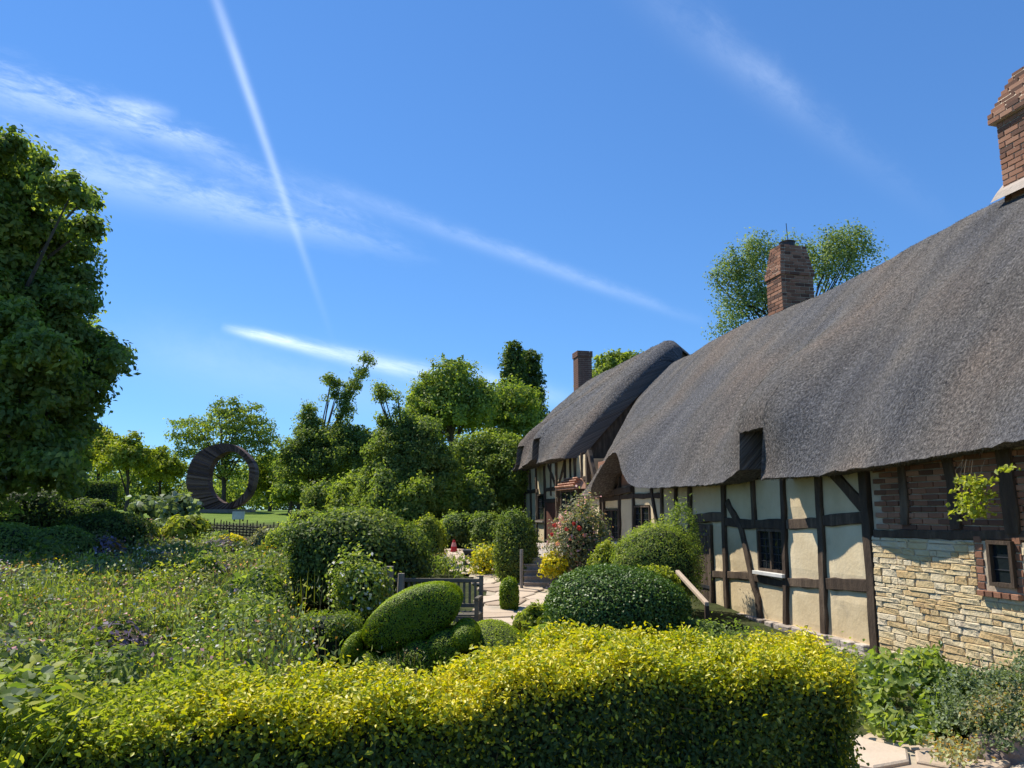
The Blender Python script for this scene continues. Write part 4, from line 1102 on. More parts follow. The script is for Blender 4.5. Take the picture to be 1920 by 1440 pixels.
def big_leaf_plant(name, label, px, py, Y, w, h, n, leaf, m):
    c = at(px, py, Y); return bush(name, label, 'plant', (c.x, Y, gz(0,Y)+h*.5), (w, w*.8, h*.6), n, leaf*.75, m, mats2=MT['silver'], frac2=.22, core=.5, amp=.25, spread=.25, seed=int(px), zmin=gz(0,Y), leafw=.75)
big_leaf_plant('gunnera', 'silvery broad-leaved plant left of the ring sculpture', 282, 935, 33, .75, .8, 260, .42, MT['green_grey'])
big_leaf_plant('gunnera', 'silvery broad-leaved plant touching the lower left of the ring', 333, 938, 32, .7, .9, 260, .40, MT['green_grey'])
big_leaf_plant('rhubarb', 'low grey-leaved vegetable clump below the silvery plants', 305, 992, 24, .75, .35, 240, .26, MT['green_grey'])
pxbush('flowering_currant', 'bright green leafy clump in the bed below the ring', 'plant', 318, 392, 968, 1035, 1500, .16, MT['green_yellow'], core=.7, amp=.2, wild=.2, seed=4)
# shaded bushes under the big tree
pxbush('clipped_bush', 'wide dark bush in shade at the left edge', 'bush', -60, 100, 985, 1080, 9000, .07, MT['green_mid'], seed=11)
pxbush('clipped_bush', 'dark rounded bush in shade, second from the left edge', 'bush', 70, 185, 990, 1078, 8000, .07, MT['green_mid'], seed=12)
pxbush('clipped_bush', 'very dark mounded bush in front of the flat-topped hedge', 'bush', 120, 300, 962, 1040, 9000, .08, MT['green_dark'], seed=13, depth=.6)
pxbush('orange_bush', 'small bush with orange tips at the edge of the shade', 'bush', 186, 242, 1012, 1066, 3500, .06, MT['bronze'], mats2=MT['orange'], frac2=.3, seed=14)
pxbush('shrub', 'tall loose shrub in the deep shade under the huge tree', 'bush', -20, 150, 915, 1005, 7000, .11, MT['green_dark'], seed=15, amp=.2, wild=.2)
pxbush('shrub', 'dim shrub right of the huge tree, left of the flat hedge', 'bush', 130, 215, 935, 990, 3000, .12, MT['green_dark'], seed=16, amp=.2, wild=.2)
# wattle edging and plank by the vegetable bed
e = [G(388,1003), G(540,1012)]
ed = empty('wattle_fence', e[0], 'low dark woven stick fence edging the bed below the ring', 'fence')
for r_ in range(4):
    mb = MB(); k = 24; mb.tube([e[0].lerp(e[1], i/k) + Vector((0, .03*(1 if (i+r_) % 2 else -1), .06+.085*r_)) for i in range(k+1)], .022, 5); mb.build('woven_stick', MT['bark'], ed)
for i in range(25):
    q = e[0].lerp(e[1], i/24); mb = MB(); mb.tube([q, q+Vector((random.uniform(-.02,.02), 0, random.uniform(.38,.55)))], .018, 5); mb.build('stake', MT['bark'], ed)
mb = MB(); a, b = G(386,1013), G(505,1026); d = Vector((0,.12,0)); mb.hexa([a,b,b+d,a+d]+[v+Vector((0,0,.12)) for v in (a,b,b+d,a+d)]); tag(mb.build('edging_board', MT['timber_grey']), 'pale edging board lying along the bed in front of the woven fence', 'board')

SH = [ # name,label,cat,x0,x1,yt,yb,n,leaf,mat,kw
 ('shrub','loose light green shrub below the pear tree',580,760,955,1052,8000,.075,'green_yellow',dict(amp=.22,wild=.15,seed=21)),
 ('shrub','leafy shrub above the left half of the big dark bush',520,640,965,1060,6000,.075,'green_fresh',dict(amp=.22,wild=.15,seed=22)),
 ('shrub','yellowish upright shrub at the left edge of the far path',772,832,975,1066,5200,.065,'green_yellow',dict(amp=.2,wild=.2,seed=23)),
 ('shrub','low green shrub behind the far end of the path',820,900,965,1030,5000,.085,'green_mid',dict(amp=.2,wild=.2,seed=24)),
 ('shrub','pale green shrub between the far path and the tall bush',880,945,968,1032,4500,.08,'green_fresh',dict(amp=.2,wild=.2,seed=25)),
 ('shrub','grey pink shrub at the right end of the woven fence',470,520,998,1050,2600,.06,'bronze',dict(amp=.2,seed=26)),
]
for nm, lb, x0, x1, yt, yb, n_, lf, m_, kw in SH: pxbush(nm, lb, 'bush', x0, x1, yt, yb, n_, lf, MT[m_], **kw)
# tall columnar bush before the front door, rose, yews
pxbush('columnar_bush', 'tall upright feathery bush before the far wing of the cottage', 'bush', 928, 1002, 958, 1098, 13000, .05, MT['green_fresh'], depth=.9, leafw=.32, amp=.16, wild=.28, spread=.07, seed=31, mats2=MT['green_dark'], frac2=.25)
pxbush('clipped_bush', 'small dark clipped bush standing by the path below the tall upright bush', 'bush', 938, 972, 1085, 1148, 5000, .028, MT['box'], e=.8, amp=.04, seed=32)
pxbush('yellow_plant', 'bright yellow-flowered plant left of the tall upright bush', 'plant', 890, 934, 1030, 1080, 1700, .055, MT['green_yellow'], mats2=MT['yellow_fl'], frac2=.45, seed=33, amp=.35, wild=.4, spread=.16, core=.5)
pxbush('yellow_plant', 'round clump of deep yellow flowers right of the stone steps', 'plant', 1018, 1054, 1042, 1084, 2200, .045, MT['green_yellow'], mats2=MT['yellow_fl'], frac2=.8, seed=34, amp=.1, zmin=None) if False else None
c = at(1037, 1062, 13.6)
bush('yellow_plant', 'round clump of deep yellow flowers right of the stone steps', 'plant', c, (.19,.18,.2), 1300, .05, MT['green_yellow'], mats2=MT['yellow_fl'], frac2=.7, seed=34, amp=.3, spread=.15, core=.5, wild=.3)
c = at(1092, 1045, 13.8)
def roses(f): pass
rb = bush('rose_bush', 'bushy rose with red and pink blooms beside the cottage wall', 'rose', (c.x, 13.8, .95), (.50,.5,.72), 7500, .055, MT['bronze'], mats2=MT['pink_fl'], frac2=.06, amp=.22, spread=.14, core=.6, seed=35, wild=.25, zmin=.2)
for (x, y, m_, r_) in ((1040,985,1,.04),(1052,972,0,.05),(1062,992,1,.035),(1086,990,1,.045),(1096,1004,0,.03),(1048,984,0,.06),(1045,1020,0,.04),(1070,1010,0,.035),(1035,1002,1,.03),(1076,982,1,.03)):
    c = np.array(at(x, y, 13.3)); k = 45; D = unit(rng.normal(size=(k,3))); f = FM(); f.leaves(c+D*r_*.8, D+rng.normal(size=(k,3))*.3, .032, .028, 0)
    f.build('bloom', [(MT['pink_fl'], MT['red_fl'])[m_]]).parent = rb
pxbush('lavender', 'mauve lavender mound at the foot of the rose', 'plant', 1030, 1082, 1083, 1118, 3600, .04, MT['purple_fl'], leafw=.3, amp=.15, wild=.35, seed=36)
pxbush('yellow_green_shrub', 'pale yellow-green shrub between the rose and the yew', 'bush', 1105, 1160, 1020, 1090, 4200, .05, MT['green_yellow'], Y=12.6, amp=.2, wild=.15, seed=37)
c = at(1225, 1045, 11.6)
bush('yew_bush', 'dark feathery bush against the cottage wall left of the plank door', 'bush', (c.x, 11.6, .78), (.62,.5,.62), 15000, .045, MT['green_fresh'], leafw=.3, amp=.14, wild=.10, seed=38, zmin=.05, core=.88)
c = at(1275, 1010, 12.2)
bush('shrub', 'spindly dark shrub climbing the wall above the feathery bush', 'bush', (c.x, 12.2, .9), (.30,.25,.75), 3800, .05, MT['green_mid'], leafw=.4, amp=.2, wild=.4, core=.55, seed=39, zmin=.05)
c = at(1160, 1135, 9.3)
bush('ivy_mound', 'large dome of dark glossy leaves in front of the cottage wall', 'bush', (c.x, 9.3, .42), (.86,.72,.56), 26000, .032, MT['ivy'], leafw=.75, amp=.07, seed=40, zmin=0, spread=.025)
c = at(1232, 1105, 9.9)
bush('shrub', 'lime green shrub peeping over the right of the glossy dome', 'bush', (c.x, 9.9, .46), (.32,.3,.46), 5500, .05, MT['green_yellow'], amp=.12, seed=41, zmin=0, wild=.1)
c = at(1305, 1160, 8.9)
bush('shrub', 'small green shrub below the pale handrail', 'bush', (c.x, 8.9, .18), (.32,.3,.22), 2600, .06, MT['green_mid'], amp=.2, seed=42, zmin=0, wild=.2)
c = at(1003, 1165, 10.2)
bush('lime_plant', 'lime green leafy plant on the left of the glossy dome', 'plant', (c.x, 10.2, .14), (.26,.3,.27), 2400, .065, MT['green_yellow'], amp=.2, seed=43, zmin=0, wild=.15, leafw=.7)
c = at(1040, 1140, 10.6)
bush('lime_plant', 'second lime plant behind, tucked against the glossy dome', 'plant', (c.x, 10.7, .18), (.24,.26,.27), 2200, .06, MT['green_fresh'], amp=.2, seed=44, zmin=0, wild=.15, leafw=.7)
# clipped topiary
def topiary_piece(f, c, r, n, leaf, rot=0, e=1.0, seed=1, nrm_up=.3, tilt=0, slab=.55):
    """clipped solid: rotation about the viewing-ish (Y) axis, in degrees"""
    a = rad(rot); R = np.array([[math.cos(a),0,math.sin(a)],[0,1,0],[-math.sin(a),0,math.cos(a)]])
    def sl(D):
        q = D*lump(D, seed, .03)[:,None]; w = np.sqrt(D[:,0]**2+D[:,2]**2)[:,None]
        k_ = 1/np.maximum((np.abs(D[:,1:2])**(2/slab) + w**(2/slab)), 1e-6)**(slab/2)
        return q*k_
    D = unit(rng.normal(size=(n,3))); S = sl(D)
    P = S*np.array(r)*(1+rng.normal(0,.012,(n,1))); Nn = unit(np.sign(D)*np.abs(S)**(1/slab)/np.array(r))
    P = P@R.T + np.array(c); Nn = Nn@R.T
    ok = P[:,2] > 0; f.leaves(P[ok], Nn[ok]+rng.normal(size=(ok.sum(),3))*.3, leaf, leaf*.6, 0)
    nu, nv = 36, 20; th = np.linspace(.01, math.pi-.01, nv)[:,None]; ph = np.linspace(0, 2*math.pi, nu, endpoint=False)[None]
    DD = np.stack([np.sin(th)*np.cos(ph), np.sin(th)*np.sin(ph), np.cos(th)+0*ph], 2).reshape(-1,3)
    V = (sl(DD)*np.array(r)*.965)@R.T + np.array(c); V[:,2] = np.maximum(V[:,2], -.02)
    f.grid(V, nu, nv, 1)
TY = 8.6
tp = empty('topiary', (at(760,1100,TY).x, TY, 0), 'clipped topiary with a tilted egg shape lying in a curled collar', 'topiary')
f = FM(); c = at(776, 1153, TY); topiary_piece(f, c, (.545,.34,.27), 34000, .018, rot=-24, seed=51, slab=.38); f.build('egg_top', [MT['box'], MT['core']], tp)
f = FM()
for (x, y, rx, rz_, rt) in ((664,1216,.09,.17,12),(692,1248,.18,.16,15),(745,1252,.24,.20,-10),(790,1236,.24,.22,-18),(838,1212,.22,.19,-20),(872,1190,.16,.14,-14)):
    c = at(x, y, TY-.15); topiary_piece(f, c, (rx, .40, rz_), 8000, .018, rot=rt, seed=x, slab=.6)
f.build('collar', [MT['box'], MT['core']], tp)
f = FM(); c = at(920, 1232, 8.9); topiary_piece(f, c, (.45,.80,.37), 30000, .018, seed=61, rot=6, slab=.95); f.grid if 0 else None
o = f.build('topiary', [MT['box'], MT['core']]); tag(o, 'smooth low clipped mound right of the tilted topiary egg', 'topiary')
f = FM(); c = at(1020, 1222, 7.6); topiary_piece(f, c, (.19,.2,.24), 6000, .020, seed=62); o = f.build('topiary', [MT['box'], MT['core']]); tag(o, 'small clipped dome just behind the golden hedge', 'topiary')
c = at(610, 1200, 8.6)
bush('clipped_bush', 'squarish clipped bush left of the tilted topiary egg', 'bush', (c.x, 8.7, .22), (.33,.32,.27), 6500, .03, MT['box'], e=.55, amp=.03, seed=63, zmin=0, mats2=MT['green_dark'], frac2=.4)
# the big dark bush and the climber on its post
c = at(662, 1075, 12.2)
bush('large_bush', 'large dark domed bush in the middle of the garden', 'bush', (c.x, 12.2, .85), (1.02,.85,.80), 26000, .058, MT['green_dark'], e=.85, amp=.13, seed=64, zmin=.1, spread=.05, leafw=.65, wild=.08, mats2=MT['green_mid'], frac2=.2)
c = at(678, 1105, 10.7)
bush('climbing_shrub', 'pale-leaved climbing shrub in front of the large dark bush', 'bush', (c.x, 10.7, .55), (.36,.30,.42), 3200, .058, MT['green_fresh'], mats2=MT['white_fl'], frac2=.06, amp=.25, spread=.16, core=.55, seed=65, zmin=.0, wild=.3)
p = at(727, 1150, 10.9)
mb = MB(); mb.tube([(p.x, 10.9, 0), (p.x, 10.9, at(727,1062,10.9).z)], [.075,.065], 10); mb.tube([(p.x+.14, 11.0, 0), (p.x+.16, 11.0, at(742,1075,11).z)], [.05,.045], 10); tag(mb.build('wooden_post', MT['timber_grey']), 'brown wooden post beside the pale climbing shrub', 'post')

# ------------------------------------------------------------------ bench
BY = 10.9
bl0 = at(772, 1100, BY+.35); br0 = at(906, 1100, BY+.25)
bench = empty('garden_bench', (br0.x, BY, gz(0,BY)), 'weathered slatted wooden garden bench beside the path', 'bench')
zt_ = at(840, 1085, BY+.3).z; gb = gz(0, BY); zse = at(890, 1152, BY).z
A = Vector((bl0.x-.35, BY+.42, 0)); B = Vector((br0.x, BY+.28, 0)); u = (B-A).normalized(); v = Vector((-u.y, u.x, 0)); LB = (B-A).length; LF = -v*.42
def bbox(p, q, w, h0, h1, name, m='bench', off=0):
    mb = MB(); d = (q-p).normalized(); s_ = Vector((-d.y, d.x, 0))*w/2
    mb.hexa([Vector((*(a_.xy), h0)) for a_ in (p-s_, q-s_, q+s_, p+s_)] + [Vector((*(a_.xy), h1)) for a_ in (p-s_, q-s_, q+s_, p+s_)])
    return mb.build(name, MT[m], bench, bevel=.004)
bbox(A, B, .05, zt_-.05, zt_, 'top_rail'); bbox(A, B, .045, zse+.06, zse+.11, 'back_rail')
ns_ = 17
for i in range(ns_):
    q = A + u*(LB*(i+.6)/ns_*.985+.02); bbox(q-u*.018, q+u*.018, .016, zse+.112, zt_-.052, 'slat')
for i in range(5):
    q = LF*(i+.5)/5; bbox(A+q, B+q, .065, zse-.01, zse+.012, 'seat_slat')
for e_ in (A+u*.03, B-u*.03):
    bbox(e_-u*.028, e_+u*.028, .052, gb, zt_+.045, 'leg'); q = e_+LF; bbox(q-u*.028, q+u*.028, .052, gb, zse+.20, 'leg')
    bbox(e_+LF*1.1, e_-v*.03, .055, zse+.202, zse+.235, 'armrest'); bbox(e_+LF*.95, e_-v*.03, .03, zse-.09, zse-.015, 'side_rail')
bbox(A+LF*.98, B+LF*.98, .025, zse-.09, zse-.012, 'seat_rail')

# ------------------------------------------------------------------ steps, handrails, bits by the path
st = empty('stone_steps', (.5, 14, gz(0,14)), 'dark stone steps with pale edges leading up to the front door', 'steps')
x0, x1 = at(983,1080,14.2).x, at(1042,1080,14.2).x
for i in range(5):
    z0 = gz(0,14.2)-.05; z1 = gz(0,14.2)+.10*(i+1); y = 14.1+.11*i
    mb = MB(); mb.box(x0, x1, y+.015, y+.13, z0, z1-.022); mb.box(x0-.01, x1, y, y+.13, z1-.02, z1); mb.build('step', MT['plinth'], st)
z1 = gz(0,14.2)+.502
mb = MB(); mb.box(x0-.1, x1+1.1, 14.645, 21.5, 0, z1); mb.build('landing', MT['plinth'], st)
p = at(978, 1100, 13.9); mb = MB(); mb.tube([(p.x,13.9,gz(0,13.9)), (p.x,13.9,at(978,1030,13.9).z)], .03, 8); tag(mb.build('wooden_post', MT['timber_grey']), 'thin grey post at the left of the stone steps', 'post')
hr = empty('handrail', at(1300,1100,10.5), 'pale sloping wooden handrail near the dark plank door', 'handrail')
a, b = at(1270,1072,10.9), at(1326,1133,9.7)
mb = MB(); q = Vector((.028,.0,0)); w_ = Vector((0,0,.026)); mb.hexa([a-q-w_, b-q-w_, b+q-w_, a+q-w_, a-q+w_, b-q+w_, b+q+w_, a+q+w_]); mb.build('rail', MT['flag'], hr, bevel=.01)
mb = MB(); 
for e_ in (a.lerp(b,.02), b.lerp(a,.02)): mb.box(e_.x-.025, e_.x+.025, e_.y-.025, e_.y+.025, gz(0,e_.y)-.05, e_.z-.03)
mb.build('posts', MT['timber'], hr)
# planter-like barrow beside the far path
p = G(884, 1062)
bw_ = empty('wheelbarrow', p, 'dark wheelbarrow with a pale tray standing on the far path', 'wheelbarrow')
s_ = .55
def wp(x, y, z): return Vector((p.x+x*s_, p.y+y*s_, p.z+z*s_))
mb = MB(); mb.hexa([wp(-.22,.0,.30),wp(.18,.0,.30),wp(.18,.5,.30),wp(-.22,.5,.30),wp(-.36,-.08,.62),wp(.34,-.08,.62),wp(.34,.62,.62),wp(-.36,.62,.62)]); mb.build('tray', MT['lead'], bw_)
mb = MB(); 
for i in range(20):
    a_ = 2*math.pi*i/20; b_ = 2*math.pi*(i+1)/20
mb.tube([wp(-.10+.17*math.cos(2*math.pi*i/18), -.12, .20+.17*math.sin(2*math.pi*i/18)) for i in range(19)], .045, 7, cap=False); mb.build('wheel', MT['lead'], bw_)
mb = MB(); mb.tube([wp(-.10,-.14,.20), wp(.3,.1,.26), wp(.45,.6,.52)], .02, 6); mb.tube([wp(-.10,-.06,.20), wp(.15,.3,.3), wp(.3,.85,.52)], .02, 6); mb.tube([wp(.25,.1,.26), wp(.25,.1,.0)], .02, 6); mb.tube([wp(.15,.4,.26), wp(.15,.4,.0)], .02, 6); mb.build('frame', MT['white_paint'], bw_)
# small red marker post
p = G(851, 1037)
rc_ = empty('traffic_cone', p, 'small red and pink cone at the far end of the path', 'cone')
mb = MB(); mb.tube([p, p+Vector((0,0,.02))], [.12,.11], 8); mb.tube([p+Vector((0,0,.015)), p+Vector((0,0,.16))], [.09,.07], 12); mb.build('red_body', MT['red_fl'], rc_); mb = MB(); mb.tube([p+Vector((0,0,.26)), p+Vector((0,0,.32))], [.045,.025], 12); mb.build('tip', MT['red_fl'], rc_)
mb = MB(); mb.tube([p+Vector((0,0,.16)), p+Vector((0,0,.26))], [.07,.045], 12); mb.build('pale_band', MT['pink_fl'], rc_)

# ------------------------------------------------------------------ cottage garden bed: uncountable herbs
def herbs(name, regions, seed):
    f = FM(); mats = [MT[k] for k in ('green_fresh','green_grey','green_blue','green_yellow','brownish','white_fl','pink_fl','purple_fl','green_mid','bronze','yellow_fl','orange','green_dark')]  # green_dark is mixed in to colour pockets of shadow
    r = np.random.default_rng(seed)
    for (xr, yr, npl, dens, hs_, lf) in regions:
        X = r.uniform(*xr, npl); Y = yr[0]+(yr[1]-yr[0])*r.random(npl)**.8
        for x, y in zip(X, Y):
            if x > -.275*y and y < 12.5 and xr[0] < -3: continue
            if y > 19.5 and 375 < 960+F*x/(y*.9866) < 565: continue
            if inpoly(x, y, WALK) or inpoly(x+.25, y, WALK) or inpoly(x, y-.3, WALK): continue
            nse = mnoise.noise(Vector((x*.55, y*.55, 2)))*1.6 + mnoise.noise(Vector((x*1.7, y*1.7, 8)))*.7
            kind = nse + r.normal(0, .15)
            h = hs_*(.65+.5*r.random())*(1+.35*mnoise.noise(Vector((x*.4, y*.4, 11)))); sp = .16+.14*r.random(); k = dens
            if kind < -.70: mi, up_, w = 2, .6, .45
            elif kind < -.35: mi, up_, w = 12, .8, .5
            elif kind < -.10: mi, up_, w = 0, 1.2, .4
            elif kind < .20: mi, up_, w = 1, 1.6, .3
            elif kind < .38: mi, up_, w = 8, 1.0, .5
            elif kind < .80: mi, up_, w = 9, 1.5, .25
            else: mi, up_, w = 3, 1.0, .4
            P = np.zeros((k,3)); u_ = r.random(k)**.7
            P[:,0] = x + r.normal(0, sp, k)*(.4+.6*u_); P[:,1] = y + r.normal(0, sp, k)*(.4+.6*u_)
            P[:,2] = gzv(P[:,0], P[:,1]) + u_*h
            T = np.stack([r.normal(0,.5,k), r.normal(0,.5,k), np.full(k, up_)], 1)
            f.leaves(P, r.normal(size=(k,3))+[0,0,.3], lf, lf*w, mi, up=T)
            # stems
            q = 7; ps_ = np.stack([x+r.normal(0,sp*.7,q), y+r.normal(0,sp*.7,q), np.full(q, gz(x,y)+h*.55)], 1)
            f.leaves(ps_, r.normal(size=(q,3))*[1,1,.1], h*1.05, .008+lf*.06, 4 if r.random() < .6 else mi, up=np.tile([0,0,5.],(q,1)), curl=.05)
            if r.random() < .55:
                q = int(5+r.random()*12); fm = [5,6,6,5,9,10,11,5,4][int(r.random()*9)] if r.random() < .8 else 4
                pf = np.stack([x+r.normal(0,sp,q), y+r.normal(0,sp,q), gz(x,y)+h*(.85+.3*r.random(q))], 1)
                f.leaves(pf, r.normal(size=(q,3))+[0,0,1], lf*.42, lf*.38, fm)
    # rounded tussocks of different plants; dark green ones stand for shadow pockets
    for i in range(260):
        y = 5.2 + 17*r.random()**1.5; x = y*r.uniform(-.66, -.20 if y > 12 else -.30); R_ = r.uniform(.14, .34)*(1+y*.02); h = R_*r.uniform(.9, 1.6)*(1 if y < 14 else .7)
        k = int(420*(1 if y < 12 else .6)); D = unit(r.normal(size=(k,3))); D[:,2] = np.abs(D[:,2]); lf = (.032 + .004*y)*r.uniform(.8,1.5)
        P = D*np.array([R_,R_,h])*(1+r.normal(0,.12,(k,1))); P += [x, y, gz(x,y)+.12]
        mi = [8,1,2,3,8,12,9,1,0,12,2,12][int(r.random()*12)] if r.random() < .95 else 7
        f.leaves(P, D+r.normal(size=(k,3))*.5, lf, lf*r.uniform(.35,.7), mi)
        if r.random() < .4:
            q = 14; Dq = D[:q]; f.leaves(P[:q]+[0,0,.04], Dq+[0,0,.6], lf*.7, lf*.6, [5,6,7,10,11][int(r.random()*5)])
    o = f.build(name, mats); return tag(o, 'tangled cottage garden bed of mixed herbs, grasses and small flowers', 'flower bed', kind='stuff')
herbs('flower_bed', [((-6.6,-1.3),(5.0,9.5),560,62,.60,.068), ((-10,-2.2),(9.0,15),600,55,.55,.095), ((-11,-3.2),(14,22),380,55,.36,.12), ((-16,-3.5),(20.5,29),240,45,.24,.15), ((-1.2,1.9),(7.2,11.0),70,60,.22,.05), ((-2.8,-.6),(15,19),120,60,.35,.09)], 5)

# individual plants of the bed that stand out
def blades(name, label, c, r, h, n, w, m, cat='plant'):
    f = FM(); k = n; a = rng.random(k)*6.28; rr = np.sqrt(rng.random(k))*r
    P = np.stack([c[0]+rr*np.cos(a), c[1]+rr*np.sin(a), np.full(k, c[2]+h*.45)], 1); T = np.stack([np.cos(a)*rr/r*.5, np.sin(a)*rr/r*.5, np.full(k, 1.)], 1)
    f.leaves(P, np.stack([rng.normal(size=k), rng.normal(size=k), np.full(k,.1)], 1), h, w, 0, .1, up=T*3); return tag(f.build(name, [m]), label, cat)
c = at(72, 1105, 9.6); blades('iris_clump', 'bright yellow-green sword-leaved clump at the left of the bed', (c.x, 9.6, .15), .32, .62, 170, .03, MT['green_yellow'])
c = at(360, 1005, 17); 
c = at(318, 1165, 7.6); bush('spurge', 'vivid lime green mound in the middle of the flower bed', 'plant', (c.x,7.6,.38), (.20,.2,.24), 1500, .045, MT['green_yellow'], amp=.2, core=.5, seed=71, zmin=0, wild=.2)
c = at(425, 1030, 20); bush('yellow_flowers', 'patch of golden yellow flowers below the woven fence', 'flowers', (c.x,20,.75), (.5,.4,.22), 1500, .09, MT['green_yellow'], mats2=MT['yellow_fl'], frac2=.4, amp=.2, core=.5, seed=72, zmin=.5)
c = at(480, 1140, 9.5); bush('shrub', 'dark low shrub left of the squarish clipped bush', 'bush', (c.x,9.6,.28), (.36,.3,.32), 3200, .05, MT['green_mid'], amp=.15, seed=73, zmin=0, wild=.2)
c = at(385, 1090, 12.5); bush('shrub', 'upright green shrub in the middle of the flower bed', 'bush', (c.x,12.5,.50), (.26,.25,.40), 2400, .06, MT['green_fresh'], amp=.2, core=.6, seed=74, zmin=.1, wild=.25)
c = at(225, 1165, 7.0); bush('rose_bush', 'dark-leaved small shrub with pale pink flowers in the near flower bed', 'bush', (c.x,7.0,.40), (.26,.24,.28), 1500, .045, MT['green_dark'], mats2=MT['pink_fl'], frac2=.06, amp=.2, core=.5, seed=75, zmin=0, wild=.3)
c = at(445, 1215, 5.9); bush('lime_plant', 'fresh green shoots rising just behind the golden hedge', 'plant', (c.x,5.9,.45), (.16,.15,.2), 800, .04, MT['green_yellow'], amp=.2, core=.4, seed=76, zmin=0, wild=.4)
c = at(400, 1135, 9.2); bush('lime_plant', 'light green plant behind the low dark shrub', 'plant', (c.x,9.0,.40), (.25,.2,.25), 1500, .05, MT['green_fresh'], amp=.2, core=.4, seed=77, zmin=0, wild=.4)

# ------------------------------------------------------------------ the golden hedge
HX0, HX1 = -3.6, 1.37
def hedge():
    root = empty('golden_hedge', (-1, 3, 0), 'long clipped golden yellow hedge across the foreground', 'hedge')
    f = FM()
    def yb(x): q = np.clip((x+.42)/.6, 0, 1); return 3.02 + .60*q*q*(3-2*q) + .03*np.clip(x,0,2)           # back edge
    def yf(x): return np.interp(x, [-4, -1.0, -.45, .05, .65, 1.5], [2.40, 2.44, 2.54, 2.80, 3.04, 3.12]) + .015*np.sin(x*7)
    def top(x, v):                            # v 0 front .. 1 back
        return 1.005 + .025*np.sin(x*1.7+1) + .02*np.sin(x*5) - .05*(1-v)**3*.3 + .012*x
    k = 150000; x = rng.uniform(HX0, 1.0, k)**1; x = HX0 + (HX1-HX0)*rng.random(k)**.75
    sel = rng.random(k); P = np.zeros((k,3)); Nn = np.zeros((k,3))
    v = rng.random(k); T_ = sel < .50; Fr = (sel >= .50) & (sel < .93); En = sel >= .93
    P[:,0] = x; y = yf(x) + (yb(x)-yf(x))*v; P[:,1] = y
    bumps = .022*np.sin(x*11+y*7)+.02*np.sin(x*23-y*17)
    P[:,2] = top(x, v) + bumps; Nn[:] = [0,0,1]
    # front face
    u = rng.random(k)**.8
    P[Fr,1] = yf(x[Fr]) - .02*np.sin(u[Fr]*3.1) + .03*np.sin(x[Fr]*9+u[Fr]*8); P[Fr,2] = (top(x[Fr],0)-.02)*(1-u[Fr]*.75); Nn[Fr] = [0,-1,.25]
    # right end
    P[En,0] = HX1 - .03 + .02*np.sin(u[En]*9+v[En]*7); P[En,1] = yf(HX1)+(yb(HX1)-yf(HX1))*v[En]; P[En,2] = (top(HX1, v[En])-.03)*(1-u[En]*.9); Nn[En] = [1,0,.2]
    # round the corners
    dx = np.maximum(0, P[:,0]-(HX1-.14))/.14; P[:,2] -= np.where(T_, .07*dx**2, 0); 
    dy = np.maximum(0, (yf(P[:,0])+.08)-P[:,1])/.08; P[:,2] -= np.where(T_, .035*dy**2, 0)
    P[:,0] -= np.clip((P[:,0]-.6)/.77, 0, 1)*.05*(1-np.clip((P[:,1]-3.0)/.6, 0, 1))
    P += rng.normal(0,.018,(k,3)); P += Nn*(np.abs(rng.normal(0,.014,(k,1))))*np.where(Fr|En, .5, 1.0)[:,None] - Nn*rng.random((k,1))*.05; P[Fr,1] += .13*u[Fr]**.6
    Nn = Nn*.9 + rng.normal(size=(k,3))*.6
    r_ = rng.random(k); xx = P[:,0]
    gr = (xx < -1.05 + .25*np.sin(P[:,1]*5)+rng.normal(0,.18,k)) | (rng.random(k) < .10)     # greener stretch at the left end
    deep = (Fr | En) & (rng.random(k) < np.clip((top(P[:,0],0)-P[:,2]-.01)*9, .15, .85))  # greener inner leaves, denser lower down to put the face's shade into colour
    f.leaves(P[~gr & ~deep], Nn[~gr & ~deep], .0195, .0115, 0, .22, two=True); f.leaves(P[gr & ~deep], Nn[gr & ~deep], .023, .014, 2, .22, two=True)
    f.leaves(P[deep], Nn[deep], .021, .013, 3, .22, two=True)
    q = 2600; xq = rng.uniform(HX0, HX1-.05, q); uq = rng.random(q)**.7*.8
    Pq = np.stack([xq, yf(xq)-.005+.13*uq**.6+rng.normal(0,.012,q), (top(xq,0)-.03)*(1-uq*.75)], 1)
    f.leaves(Pq[:1500], rng.normal(size=(1500,3))*.6+[-.3,-.5,.9], .020, .012, 0, .22, two=True)
    f.leaves(Pq[1500:], rng.normal(size=(q-1500,3)), .09, .0025, 4, .05, up=rng.normal(size=(q-1500,3))*[.6,.3,1]+[0,0,1.2])
    # upright new shoots
    q = 900; sx_ = rng.uniform(HX0, HX1, q); sv = rng.random(q); sy = yf(sx_)+(yb(sx_)-yf(sx_))*sv; h = rng.uniform(.005,.045,q)*(rng.random(q)**.5)
    for j in range(7):
        pp = np.stack([sx_+rng.normal(0,.008,q), sy+rng.normal(0,.008,q), top(sx_,sv)+h*(j/6)+.01], 1)
        g2 = (sx_ < -1.05) ; f.leaves(pp[~g2], rng.normal(size=((~g2).sum(),3))+[0,0,.5], .019, .010, 0, .2); f.leaves(pp[g2], rng.normal(size=(g2.sum(),3))+[0,0,.5], .020, .011, 2, .2)
    # core
    nx_, prof_ = 60, [(0,-.1,0),(0,.9,0),(.1,.985,0),(.5,1,0),(.9,.985,0),(1,.9,0),(1,-.1,0)]
    xs = np.linspace(HX0, HX1-.06, nx_); V = []
    for x_ in xs:
        for (v_, hh, _) in prof_:
            V.append((x_ - max(0,min(1,(x_-.6)/.77))*.05*(1-v_), yf(x_)+.12+(yb(x_)-yf(x_)-.18)*v_, (top(x_, v_)-.055-.06*max(0,(x_-(HX1-.25))/.25)**2)*hh))
    f.grid(np.array(V), len(prof_), nx_, 1, closed=True)
